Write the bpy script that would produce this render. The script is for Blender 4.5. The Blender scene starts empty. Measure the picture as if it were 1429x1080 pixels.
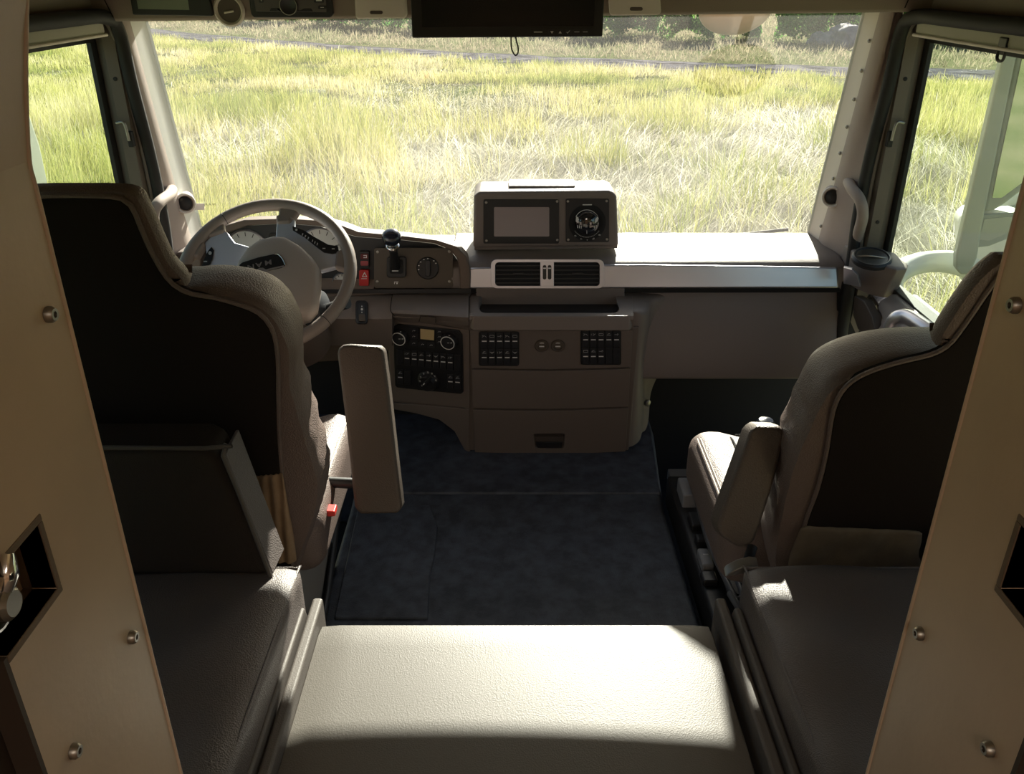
import bpy, bmesh, math, random
import numpy as np
from mathutils import Vector as V, Matrix
random.seed(7)
sc = bpy.context.scene
C = sc.collection
F = 1180.0; CX, CY = 714.5, 540.0; CAMZ = 1.5; TH = math.radians(26.2)
FWD = V((0, math.cos(TH), -math.sin(TH))); UP = V((0, math.sin(TH), math.cos(TH))); RT = V((1, 0, 0)); CAM = V((0, 0, CAMZ))

def ray(px, py):
    return FWD + RT * ((px - CX) / F) + UP * ((CY - py) / F)
def P(px, py, x=None, y=None, z=None):
    """photo measurement -> point on a plane of known distance"""
    r = ray(px, py)
    if x is not None: t = x / r.x
    elif y is not None: t = y / r.y
    else: t = (z - CAMZ) / r.z
    return CAM + r * t

class Fr:
    """a flat panel standing in the cab: origin, right, up, outward normal"""
    def __init__(s, o, u, v):
        s.o = V(o); s.u = V(u).normalized(); s.v = V(v)
        s.n = s.u.cross(s.v).normalized(); s.v = s.n.cross(s.u).normalized()
    def hit(s, px, py, off=0):
        r = ray(px, py); o = s.o + s.n * off
        t = (o - CAM).dot(s.n) / r.dot(s.n)
        q = CAM + r * t - o
        return q.dot(s.u), q.dot(s.v)
    def w(s, a, b, c=0):
        return s.o + s.u * a + s.v * b + s.n * c

# ---------------------------------------------------------------- materials
MATS = {}
def mat(name, col, rough=.6, metal=0, bump=0, scale=300, var=0, vscale=6, spec=.5, kind='noise', coat=0, col2=None, emit=None):
    m = bpy.data.materials.new(name); m.use_nodes = True
    nt = m.node_tree; b = nt.nodes['Principled BSDF']
    b.inputs['Base Color'].default_value = (*col, 1); b.inputs['Roughness'].default_value = rough
    b.inputs['Metallic'].default_value = metal; b.inputs['Specular IOR Level'].default_value = spec
    if coat: b.inputs['Coat Weight'].default_value = coat
    tc = nt.nodes.new('ShaderNodeTexCoord')
    if var or col2:
        n = nt.nodes.new('ShaderNodeTexNoise'); n.inputs['Scale'].default_value = vscale; n.inputs['Detail'].default_value = 6
        nt.links.new(tc.outputs['Object'], n.inputs['Vector'])
        r = nt.nodes.new('ShaderNodeValToRGB')
        c2 = col2 or tuple(min(1, c * (1 + var)) for c in col); c1 = col if col2 else tuple(c * (1 - var) for c in col)
        r.color_ramp.elements[0].position = .35; r.color_ramp.elements[1].position = .65
        r.color_ramp.elements[0].color = (*c1, 1); r.color_ramp.elements[1].color = (*c2, 1)
        nt.links.new(n.outputs['Fac'], r.inputs['Fac']); nt.links.new(r.outputs['Color'], b.inputs['Base Color'])
    if bump:
        if kind == 'noise':
            t = nt.nodes.new('ShaderNodeTexNoise'); t.inputs['Scale'].default_value = scale; t.inputs['Detail'].default_value = 3; out = t.outputs['Fac']
        else:
            t = nt.nodes.new('ShaderNodeTexVoronoi'); t.inputs['Scale'].default_value = scale; out = t.outputs['Distance']
        nt.links.new(tc.outputs['Object'], t.inputs['Vector'])
        bp = nt.nodes.new('ShaderNodeBump'); bp.inputs['Strength'].default_value = bump; bp.inputs['Distance'].default_value = .002
        nt.links.new(out, bp.inputs['Height']); nt.links.new(bp.outputs['Normal'], b.inputs['Normal'])
    if emit:
        b.inputs['Emission Color'].default_value = (*emit[:3], 1); b.inputs['Emission Strength'].default_value = emit[3]
    MATS[name] = m
    return m
pad = mat('dash_plastic', (.215, .18, .165), .5, bump=.25, scale=500, kind='vor')
padlow = mat('dash_lower_plastic', (.165, .135, .118), .6, bump=.25, scale=500, kind='vor')
hoodm = mat('hood_plastic', (.17, .125, .10), .6, bump=.25, scale=500, kind='vor')
black = mat('black_plastic', (.016, .016, .018), .45)
blackm = mat('matt_black', (.008, .008, .009), .8)
keym = mat('switch_plastic', (.022, .022, .026), .4)
seam = mat('seam_dark', (.01, .008, .007), .9)
silver = mat('silver_trim', (.58, .58, .64), .33, metal=.85)
satin = mat('satin_spoke', (.66, .71, .84), .38, metal=.25)  # blue of the reflected sky put into the spoke colour
chrome = mat('chrome', (.8, .8, .8), .15, metal=1)
steel = mat('screw_steel', (.36, .34, .31), .4, metal=1)
wheelm = mat('wheel_leather', (.30, .255, .23), .42, bump=.2, scale=400, kind='vor')
hubm = mat('hub_plastic', (.44, .385, .35), .5, bump=.15, scale=500)
leather = mat('seat_leather', (.155, .114, .10), .5, bump=.5, scale=330, kind='vor')
backfab = mat('seat_back_fabric', (.016, .012, .010), .9, bump=.3, scale=500, spec=.15)
benchm = mat('bench_leather', (.12, .10, .094), .5, bump=.35, scale=420, kind='vor', spec=.5)
benchside = mat('bench_side_leather', (.10, .086, .076), .6, bump=.15, scale=420, kind='vor')
centrem = mat('centre_leather', (.105, .094, .08), .5, bump=.13, scale=420, kind='vor')
carpet = mat('floor_mat', (.068, .080, .108), .5, bump=.9, scale=260, var=.35, vscale=25)
carpet2 = mat('footwell_mat', (.008, .008, .009), .95, bump=.5, scale=200)
panelm = mat('partition_paint', (.57, .43, .32), .45, bump=.12, scale=120, var=.10, vscale=5)
paneldark = mat('partition_edge', (.15, .105, .075), .6)
pillarm = mat('pillar_trim', (.42, .35, .31), .7, bump=.3, scale=500)
rubber = mat('rubber_seal', (.02, .019, .018), .7)
doorm = mat('door_metal', (.17, .145, .12), .5)
doorin = mat('door_plastic', (.30, .25, .22), .55, bump=.25, scale=500)
headm = mat('header_plastic', (.30, .245, .20), .7, bump=.3, scale=500)
creamm = mat('cream_plastic', (.80, .73, .65), .55)
white = mat('white_print', (.8, .8, .8), .6)
whitep = mat('white_paint', (.78, .78, .75), .35, coat=.4)
redm = mat('red_switch', (.55, .02, .02), .4)
amber = mat('climate_display', (.62, .48, .26), .35)
screenm = mat('screen_glass', (.30, .24, .25), .25, spec=.8)
screend = mat('dark_screen', (.006, .009, .011), .25, spec=.35)
platem = mat('brown_plate', (.10, .078, .060), .55)
blueblack = mat('blue_black_knob', (.015, .02, .035), .2, coat=.5)
greybox = mat('grey_switch_cover', (.30, .31, .34), .5)
metalstep = mat('ribbed_aluminium', (.45, .46, .5), .4, metal=.7)
armm = mat('leather_shaded', (.085, .064, .05), .5, bump=.4, scale=330, kind='vor')  # seat leather again, darkened for the shade on the armrests
beltm = mat('belt_webbing', (.05, .05, .05), .8, bump=.5, scale=500)
beigecloth = mat('pocket_cloth', (.33, .22, .13), .85, bump=.6, scale=90, var=.2, vscale=15)
mirrorm = mat('mirror_glass', (.75, .8, .75), .03, metal=1)
mirhouse = mat('mirror_housing', (.34, .38, .33), .5)
palegreen = mat('mirror_arm_paint', (.42, .45, .38), .5)

def glassm(name, tint, haze=.03, gloss=.04):
    m = bpy.data.materials.new(name); m.use_nodes = True; nt = m.node_tree
    for n in list(nt.nodes):
        if n.type == 'BSDF_PRINCIPLED': nt.nodes.remove(n)
    out = [n for n in nt.nodes if n.type == 'OUTPUT_MATERIAL'][0]
    tr = nt.nodes.new('ShaderNodeBsdfTransparent'); tr.inputs[0].default_value = (*tint, 1)
    gl = nt.nodes.new('ShaderNodeBsdfGlossy'); gl.inputs['Roughness'].default_value = .02
    tl = nt.nodes.new('ShaderNodeBsdfTranslucent'); tl.inputs[0].default_value = (.9, .88, .85, 1)
    m1 = nt.nodes.new('ShaderNodeMixShader'); m2 = nt.nodes.new('ShaderNodeMixShader')
    m1.inputs[0].default_value = gloss; m2.inputs[0].default_value = haze
    if haze:
        tc = nt.nodes.new('ShaderNodeTexCoord'); n = nt.nodes.new('ShaderNodeTexNoise'); n.inputs['Scale'].default_value = 2.2; n.inputs['Detail'].default_value = 5
        mp = nt.nodes.new('ShaderNodeMapRange'); mp.inputs[1].default_value = .3; mp.inputs[2].default_value = .7
        mp.inputs[3].default_value = haze * .4; mp.inputs[4].default_value = haze * 1.5
        nt.links.new(tc.outputs['Object'], n.inputs['Vector']); nt.links.new(n.outputs['Fac'], mp.inputs[0]); nt.links.new(mp.outputs[0], m2.inputs[0])
    nt.links.new(tr.outputs[0], m1.inputs[1]); nt.links.new(gl.outputs[0], m1.inputs[2])
    nt.links.new(m1.outputs[0], m2.inputs[1]); nt.links.new(tl.outputs[0], m2.inputs[2]); nt.links.new(m2.outputs[0], out.inputs['Surface'])
    return m
windglass = glassm('windscreen_glass', (.86, .88, .85), .012)
sideglass = glassm('side_glass', (.84, .9, .84), .012)

# ---------------------------------------------------------------- objects
def wloc(o):
    p = V((0, 0, 0))
    while o is not None:
        p += o.location; o = o.parent
        if o is not None: pass
    return p
ORG = {}
def link(name, me, m, parent=None, bevel=0, seg=2, smooth=True, subsurf=0, angle=35):
    o = bpy.data.objects.new(name, me); C.objects.link(o)
    if m is not None: me.materials.append(m)
    # origin at the centre of the part
    if len(me.vertices):
        co = np.empty(len(me.vertices) * 3); me.vertices.foreach_get('co', co); co = co.reshape(-1, 3)
        c = V(((co.min(0) + co.max(0)) / 2).tolist())
        me.transform(Matrix.Translation(-c))
    else: c = V((0, 0, 0))
    ORG[o.name] = c
    if parent is not None:
        o.parent = parent; o.location = c - ORG[parent.name]
    else: o.location = c
    if smooth:
        me.polygons.foreach_set('use_smooth', [True] * len(me.polygons))
    if bevel:
        b = o.modifiers.new('bevel', 'BEVEL'); b.width = bevel; b.segments = seg; b.limit_method = 'ANGLE'; b.angle_limit = math.radians(angle)
        b.harden_normals = smooth
    if subsurf:
        s = o.modifiers.new('sub', 'SUBSURF'); s.levels = subsurf; s.render_levels = subsurf
    if smooth and not subsurf and not bevel:
        for p in me.polygons: pass
        try:
            me.set_sharp_from_angle(angle=math.radians(40 if not bevel else 60))
        except Exception: pass
    return o
def empty(name, loc, label=None, cat=None, group=None):
    o = bpy.data.objects.new(name, None); C.objects.link(o); o.location = loc; o.empty_display_size = .05
    ORG[o.name] = V(loc)
    tag(o, label, cat, group); return o
def tag(o, label=None, cat=None, group=None, kind=None):
    if label: o['label'] = label
    if cat: o['category'] = cat
    if group: o['group'] = group
    if kind: o['kind'] = kind
    return o
def S(o, label=None):
    o['kind'] = 'structure'
    if label: o['label'] = label
    return o
def tome(bm):
    bmesh.ops.recalc_face_normals(bm, faces=bm.faces[:])
    me = bpy.data.meshes.new('m'); bm.to_mesh(me); bm.free(); return me

def bm_poly(bm, pts, ext):
    """closed polygon of world points extruded by vector ext"""
    a = [bm.verts.new(p) for p in pts]; b = [bm.verts.new(V(p) + ext) for p in pts]
    n = len(pts)
    bm.faces.new(a); bm.faces.new(b[::-1])
    for i in range(n):
        bm.faces.new((a[i], b[i], b[(i + 1) % n], a[(i + 1) % n]))
def solid(name, pts, ext, m, parent=None, bevel=.002, seg=2, **k):
    bm = bmesh.new(); bm_poly(bm, [V(p) for p in pts], V(ext)); return link(name, tome(bm), m, parent, bevel, seg, **k)
def ring(name, outer, inner, ext, m, parent=None, bevel=.002, seg=2):
    """frame between two loops with the same number of points"""
    bm = bmesh.new(); n = len(outer); ext = V(ext)
    L = [[bm.verts.new(V(p)) for p in outer], [bm.verts.new(V(p)) for p in inner]]
    L += [[bm.verts.new(V(p) + ext) for p in inner], [bm.verts.new(V(p) + ext) for p in outer]]
    for k in range(4):
        A = L[k]; B = L[(k + 1) % 4]
        for i in range(n): bm.faces.new((A[i], A[(i + 1) % n], B[(i + 1) % n], B[i]))
    return link(name, tome(bm), m, parent, bevel, seg)
def box(name, lo, hi, m, parent=None, bevel=.004, seg=2, **k):
    x0, y0, z0 = lo; x1, y1, z1 = hi
    return solid(name, [(x0, y0, z0), (x1, y0, z0), (x1, y1, z0), (x0, y1, z0)], (0, 0, z1 - z0), m, parent, bevel, seg, **k)
def rr(x0, y0, x1, y1, r=3, n=3, skew=0):
    """rounded rectangle outline in photo pixels; skew = drop of the right side"""
    out = []
    for cx, cy, a in ((x0 + r, y1 - r, 180), (x1 - r, y1 - r, 90), (x1 - r, y0 + r, 0), (x0 + r, y0 + r, -90)):
        for i in range(n + 1):
            t = math.radians(a - 90 * i / n) if n else math.radians(a - 45)
            x = cx + r * math.cos(t); y = cy + r * math.sin(t)
            out.append((x, y + skew * (x - x0) / (x1 - x0)))
    return out
def circ(cx, cy, rx, ry=None, n=24):
    ry = rx if ry is None else ry
    return [(cx + rx * math.cos(2 * math.pi * i / n), cy + ry * math.sin(2 * math.pi * i / n)) for i in range(n)]
def pl(name, fr, pts, t, m, parent=None, off=0, bevel=.0015, seg=2, **k):
    """plate standing on panel fr, outline measured in the photo, front face at off+t"""
    top = off + t
    w = [fr.w(*fr.hit(px, py, top), top) for px, py in pts]
    return solid(name, w, fr.n * (-t), m, parent, bevel, seg, **k)
def prn(name, fr, pts, t, m, parent=None, off=0, **k):
    return pl(name, fr, pts, t, m, parent, off, bevel=0, **k)
def plring(name, fr, outer, inner, t, m, parent=None, off=0, bevel=.0015):
    top = off + t
    f = lambda L: [fr.w(*fr.hit(px, py, top), top) for px, py in L]
    return ring(name, f(outer), f(inner), fr.n * (-t), m, parent, bevel)
def multi(name, fr, polys, t, m, parent=None, off=0):
    """several small printed marks of one print as one mesh"""
    bm = bmesh.new(); top = off + t
    for pts in polys:
        bm_poly(bm, [fr.w(*fr.hit(px, py, top), top) for px, py in pts], fr.n * (-t))
    return link(name, tome(bm), m, parent, 0, smooth=False)
def grid(name, rows, m, parent=None, back=None, sub=0, bevel=0, **k):
    """surface through rows of points, optionally closed backwards"""
    bm = bmesh.new(); R = len(rows); n = len(rows[0])
    A = [[bm.verts.new(V(p)) for p in r] for r in rows]
    for i in range(R - 1):
        for j in range(n - 1): bm.faces.new((A[i][j], A[i][j + 1], A[i + 1][j + 1], A[i + 1][j]))
    if back is not None:
        B = [[bm.verts.new(V(p) + V(back)) for p in r] for r in rows]
        for i in range(R - 1):
            for j in range(n - 1): bm.faces.new((B[i][j], B[i + 1][j], B[i + 1][j + 1], B[i][j + 1]))
        for i in range(R - 1):
            for j in (0, n - 1): bm.faces.new((A[i][j], A[i + 1][j], B[i + 1][j], B[i][j]))
        for j in range(n - 1):
            for i in (0, R - 1): bm.faces.new((A[i][j], A[i][j + 1], B[i][j + 1], B[i][j]))
    return link(name, tome(bm), m, parent, bevel, subsurf=sub, **k)
def smoothpath(pts, n=6):
    pts = [V(p) for p in pts]; out = []
    for i in range(len(pts) - 1):
        p0 = pts[max(i - 1, 0)]; p1 = pts[i]; p2 = pts[i + 1]; p3 = pts[min(i + 2, len(pts) - 1)]
        for k in range(n):
            t = k / n
            out.append(.5 * ((2 * p1) + (p2 - p0) * t + (2 * p0 - 5 * p1 + 4 * p2 - p3) * t * t + (-p0 + 3 * p1 - 3 * p2 + p3) * t ** 3))
    out.append(pts[-1]); return out
def tube(name, pts, r, m, parent=None, n=12, smoothn=6, closed=False, bmx=None, rb=None):
    """round bar along a path; r number or list"""
    if smoothn and not closed: q = smoothpath(pts, smoothn)
    else: q = [V(p) for p in pts]
    bm = bmx or bmesh.new(); N = len(q); rings = []; ref = None
    for i, p in enumerate(q):
        if closed: d = (q[(i + 1) % N] - q[i - 1])
        else: d = q[min(i + 1, N - 1)] - q[max(i - 1, 0)]
        d.normalize()
        if ref is None: ref = d.orthogonal().normalized()
        ref = (ref - d * ref.dot(d)).normalized(); b = d.cross(ref)
        rad = r if not isinstance(r, (list, tuple)) else np.interp(i / (N - 1), np.linspace(0, 1, len(r)), r)
        r2 = rad * (rb or 1)
        rings.append([bm.verts.new(p + ref * rad * math.cos(2 * math.pi * k / n) + b * r2 * math.sin(2 * math.pi * k / n)) for k in range(n)])
    for i in range(N if closed else N - 1):
        A = rings[i]; B = rings[(i + 1) % N]
        for k in range(n): bm.faces.new((A[k], A[(k + 1) % n], B[(k + 1) % n], B[k]))
    if not closed: bm.faces.new(rings[0][::-1]); bm.faces.new(rings[-1])
    if bmx: return None
    return link(name, tome(bm), m, parent)
def lathe(name, o, axis, prof, m, parent=None, n=28, squash=1):
    """profile [(radius, height)] turned round an axis at o"""
    ax = V(axis).normalized(); u = ax.orthogonal().normalized() if abs(ax.z) < .95 else V((1, 0, 0)); u = (u - ax * u.dot(ax)).normalized(); v = ax.cross(u)
    bm = bmesh.new(); R = []
    for r, h in prof:
        R.append([bm.verts.new(V(o) + ax * h + (u * math.cos(2 * math.pi * k / n) + v * math.sin(2 * math.pi * k / n) * squash) * max(r, 1e-5)) for k in range(n)])
    for a, b in zip(R, R[1:]):
        for k in range(n): bm.faces.new((a[k], a[(k + 1) % n], b[(k + 1) % n], b[k]))
    bm.faces.new(R[0][::-1]); bm.faces.new(R[-1])
    return link(name, tome(bm), m, parent)
def soft(name, c, dims, m, parent=None, u=(1, 0, 0), v=(0, 0, 1), e=.12, puff=.02, n=9, f=None):
    """upholstered block: rounded box in frame u (width), v (height), w (depth) with bulging faces"""
    fr = Fr(c, u, v); bm = bmesh.new()
    bmesh.ops.create_cube(bm, size=2.0)
    bmesh.ops.subdivide_edges(bm, edges=bm.edges[:], cuts=n, use_grid_fill=True)
    hx, hy, hz = [d / 2 for d in dims]; r = e
    for q in bm.verts:
        x, y, z = q.co.x * hx, q.co.y * hy, q.co.z * hz
        ix = max(-hx + r, min(hx - r, x)); iy = max(-hy + min(r, hy), min(hy - min(r, hy), y)); iz = max(-hz + min(r, hz), min(hz - min(r, hz), z))
        d = V((x - ix, y - iy, z - iz)); L = d.length
        if L > 0: d = d / L * min(r, max(abs(d.x), abs(d.y), abs(d.z)))
        p = V((ix, iy, iz)) + d
        k = (1 - (x / hx) ** 2) * (1 - (y / hy) ** 2)
        p.z += math.copysign(puff * max(k, 0), z) if abs(z) > hz * .5 else 0
        if f: p = V(f(p.x, p.y, p.z))
        q.co = fr.w(p.x, p.y, p.z)
    return link(name, tome(bm), m, parent)
def text(name, s, fr, px, py, size, m, parent, rot=0, off=.001, bold=False, sx=1, align='CENTER'):
    cu = bpy.data.curves.new('t', 'FONT'); cu.body = s; cu.size = size; cu.extrude = .0002; cu.align_x = align; cu.align_y = 'CENTER'
    if bold: cu.offset = size * .018
    to = bpy.data.objects.new('t', cu); C.objects.link(to)
    dg = bpy.context.evaluated_depsgraph_get(); me = bpy.data.meshes.new_from_object(to.evaluated_get(dg))
    bpy.data.objects.remove(to); bpy.data.curves.remove(cu)
    a, b = fr.hit(px, py, off); o = fr.w(a, b, off); c, s_ = math.cos(rot), math.sin(rot)
    U = fr.u * c + fr.v * s_; W = fr.v * c - fr.u * s_
    M = Matrix(((U.x * sx, W.x, fr.n.x, o.x), (U.y * sx, W.y, fr.n.y, o.y), (U.z * sx, W.z, fr.n.z, o.z), (0, 0, 0, 1)))
    me.transform(M); me.materials.clear()
    return link(name, me, m, parent, smooth=False)
def screw(fr, px, py, r, parent, h=.004, m=None):
    a, b = fr.hit(px, py)
    o = lathe('screw', fr.w(a, b, 0), fr.n, [(r, 0), (r, h * .6), (r * .75, h), (r * .4, h), (r * .35, h * .4), (0, h * .4)], m or steel, parent, n=14)
    return o
SUN_AZ, SUN_EL, SKY, FILL, EXPO = 11, 26.5, .10, 12, 1.0
# ================================================================ SETTING
S(solid('floor', [(-.50, .56, 0), (.50, .56, 0), (.485, 1.7, 0), (.475, 2.2, 0), (.515, 2.68, 0), (.515, 2.95, 0), (-1.0, 2.95, 0), (-1.0, 2.66, 0), (-.52, 2.60, 0), (-.505, 2.2, 0)], (0, 0, -.36), carpet, bevel=.02, seg=3))
o = S(solid('floor', [(-.49, 2.27, .008), (.475, 2.27, .008), (.505, 2.68, .008), (.505, 2.9, .008), (-.95, 2.9, .008), (-.95, 2.68, .008), (-.5, 2.62, .008)], (0, 0, -.03), carpet, bevel=.006))
S(box('floor', (-1.25, .56, -.38), (1.25, 3.0, -.36), carpet2, bevel=0))
S(box('wall_front', (-1.2, 2.93, -.38), (1.2, 2.97, .60), blackm, bevel=0))
def lowdoor(sx, name, xc):
    """door inner panel with a sill, an arm rest bulge and a lower pocket shelf"""
    prof = [(1.205, .62), (1.15, .622), (1.11, .60), (1.075, .56), (1.045, .54), (1.03, .50), (1.05, .46), (1.09, .44), (1.09, .1), (1.07, .02), (1.09, -.3), (1.205, -.36)]
    ys = [.58, 1.0, 1.5, 2.0, 2.3, 2.42]
    rows = []
    for i, y in enumerate(ys):
        k = [1, 1, 1, 1, .6, .1][i]
        rows.append([(xc + sx * (1.12 + (x - 1.12) * (k if x < 1.12 else 1)), y, z) for x, z in prof])
    return S(grid(name, rows, doorin, back=(sx * .02, 0, 0), bevel=0))
door = {}
for sx, name, xc in ((-1, 'door_1', -.01), (1, 'door_2', 0)):
    d = lowdoor(sx, name, xc); door[sx] = d
    # frame strip at the front of the door opening, with its screws and hook
    zs = [.30, .62, .9, 1.15, 1.30, 1.385]
    rows = [[(xc + sx * x, y + (.03 if z < .6 else 0), z) for x, y in ((1.112, 2.62), (1.118, 2.585), (1.15, 2.58), (1.152, 2.592), (1.178, 2.598), (1.21, 2.62))] for z in zs]
    fr_ = grid('door_frame', rows, doorm, d, back=(0, .03, 0)); fr_['label'] = 'painted metal door frame strip'
    rows = [[(xc + sx * x, y, z) for x, y in ((1.176, 2.585), (1.182, 2.575), (1.196, 2.578), (1.204, 2.60))] for z in (.60, .9, 1.1, 1.28, 1.33)]
    grid('window_rubber', rows, rubber, d, back=(0, .015, 0))
    box('window_rubber', (*sorted((xc + sx * 1.176, xc + sx * 1.204))[:1], .6, 1.318), (max(xc + sx * 1.176, xc + sx * 1.204), 2.59, 1.335), rubber, d, .003)
    box('window_rubber', (min(xc + sx * 1.165, xc + sx * 1.204), .6, .605), (max(xc + sx * 1.165, xc + sx * 1.204), 2.60, .628), rubber, d, .003)
    box('door_frame', (min(xc + sx * 1.13, xc + sx * 1.21), .58, 1.335), (max(xc + sx * 1.13, xc + sx * 1.21), 2.62, 1.40), doorm, d, .006)
    g = S(box('window_2' if sx < 0 else 'window_3', (min(xc + sx * 1.19, xc + sx * 1.194), .6, .61), (max(xc + sx * 1.19, xc + sx * 1.194), 2.585, 1.33), sideglass, bevel=0))
    for z in (1.22, .80):
        lathe('screw', (xc + sx * 1.135, 2.584, z), (0, -1, 0), [(.006, 0), (.006, .003), (.003, .004), (0, .004)], rubber, d, n=12)
    h = tube('hook', [(xc + sx * 1.15, 2.585, 1.10), (xc + sx * 1.148, 2.565, 1.10), (xc + sx * 1.125, 2.56, 1.10), (xc + sx * 1.12, 2.56, 1.05)], .004, steel, d); h['label'] = 'bright metal hook'
    box('catch', (min(xc + sx * 1.112, xc + sx * 1.128), 2.565, 1.03), (max(xc + sx * 1.112, xc + sx * 1.128), 2.585, 1.075), rubber, d, .003)
    # wall above and behind the doors
    zb = 1.40
    S(box('wall_left' if sx < 0 else 'wall_right', (min(sx * 1.14, sx * 1.26), .56, zb), (max(sx * 1.14, sx * 1.26), 2.78, 1.92), headm, bevel=.01))
    # blind case under the roof edge
    e = empty('blind_case', (xc + sx * 1.13, 1.7, 1.36), ('pale roller blind case above the right door window with a black pull ring' if sx > 0 else 'pale roller blind case above the left door window behind the driver seat'), 'window blind')
    solid('case', [(xc + sx * 1.10, .7, 1.345), (xc + sx * 1.10, 2.50, 1.345), (xc + sx * 1.165, 2.50, 1.338), (xc + sx * 1.165, .7, 1.338)], (0, 0, .036), mat('blind_case_%s' % ('left' if sx < 0 else 'right'), (.36, .35, .27), .5), e, .008, 3)
    tube('lip', [(xc + sx * 1.098, .7, 1.343), (xc + sx * 1.098, 2.5, 1.343)], .004, creamm, e, smoothn=0)
    if sx > 0:
        q = P(1398, 72, x=1.10)
        tube('pull_ring', [q + V(p) for p in ((0, -.014, .012), (0, -.014, -.014), (0, 0, -.02), (0, .014, -.014), (0, .014, .012))], .0035, black, e)
        box('pull_tab', (q.x - .004, q.y - .018, q.z + .008), (q.x + .004, q.y + .018, q.z + .03), black, e, .003)
    # rubber door seal following the pillar
    tube('trim_2' if sx < 0 else 'trim_3', [(xc + sx * 1.098, .9, 1.392), (xc + sx * 1.098, 2.2, 1.392), (xc + sx * 1.098, 2.50, 1.388), (xc + sx * 1.10, 2.585, 1.35), (xc + sx * 1.098, 2.60, 1.2), (xc + sx * 1.092, 2.62, 1.0), (xc + sx * 1.088, 2.62, .8), (xc + sx * 1.09, 2.60, .6), (xc + sx * 1.09, 2.58, .3)], .019, rubber)
    S([x for x in C.objects][-1])
    tube('trim_4' if sx < 0 else 'trim_5', [(xc + sx * 1.118, 2.55, 1.375), (xc + sx * 1.118, 2.59, 1.33), (xc + sx * 1.116, 2.60, 1.2), (xc + sx * 1.108, 2.61, 1.0), (xc + sx * 1.106, 2.61, .8), (xc + sx * 1.106, 2.59, .6)], .007, doorm)
    S([x for x in C.objects][-1])
    # A pillar: inner strip (left whitened for sun glare) beside the glass, then moulded trim
    xg = 1.05 if sx > 0 else -1.098
    def yw(z): return 2.93 - (z - .64) / .80 * .19
    zs = [.60, .72, .85, 1.0, 1.15, 1.3, 1.45]
    st = S(grid('trim_6' if sx < 0 else 'trim_7', [[(xg + sx * x, yw(z) - dy, z) for x, dy in ((-.004, -.01), (0, .0), (.004, .06), (.01, .12))] for z in zs], creamm if sx > 0 else whitep, back=(sx * .01, 0, 0)))
    for z in [.72 + .085 * i for i in range(8)] if sx > 0 else []:
        lathe('rivet', (xg + sx * .003, yw(z) - .085, z), (-sx, -.1, 0), [(.006, 0), (.005, .004), (.002, .006), (0, .006)], steel, st, n=10)
    rows = []
    for z in [.56, .66, .74, .82, .92, 1.05, 1.2, 1.35, 1.46]:
        fl = max(0, (.80 - z) / .2) * .03
        rows.append([(xg + sx * x, y, z) for x, y in ((.012, yw(z) - .04), (.004 - fl * .3, yw(z) - .115 - fl), (.010, yw(z) - .145 - fl), (.024, min(yw(z) - .17, 2.70)), (.042, 2.64), (.05, 2.60), (.06, 2.62))])
    S(grid('trim_8' if sx < 0 else 'trim_9', rows, pillarm, back=(sx * .01, .02, 0), sub=1))
# windscreen
S(solid('window_1', [(-1.12, 2.932, .62), (1.07, 2.932, .62), (1.07, 2.735, 1.44), (-1.12, 2.735, 1.44)], (0, .004, .001), windglass, bevel=0))
# roof, header
S(box('ceiling', (-1.26, .56, 1.86), (1.26, 2.85, 1.92), headm, bevel=0))
hd = S(solid('trim_1', [(-1.15, 2.53, 1.374), (1.15, 2.53, 1.399), (1.15, 2.50, 1.44), (1.15, 2.44, 1.87), (-1.15, 2.44, 1.87), (-1.15, 2.50, 1.42)], (0, .26, 0), headm, bevel=.012, seg=3))
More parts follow.
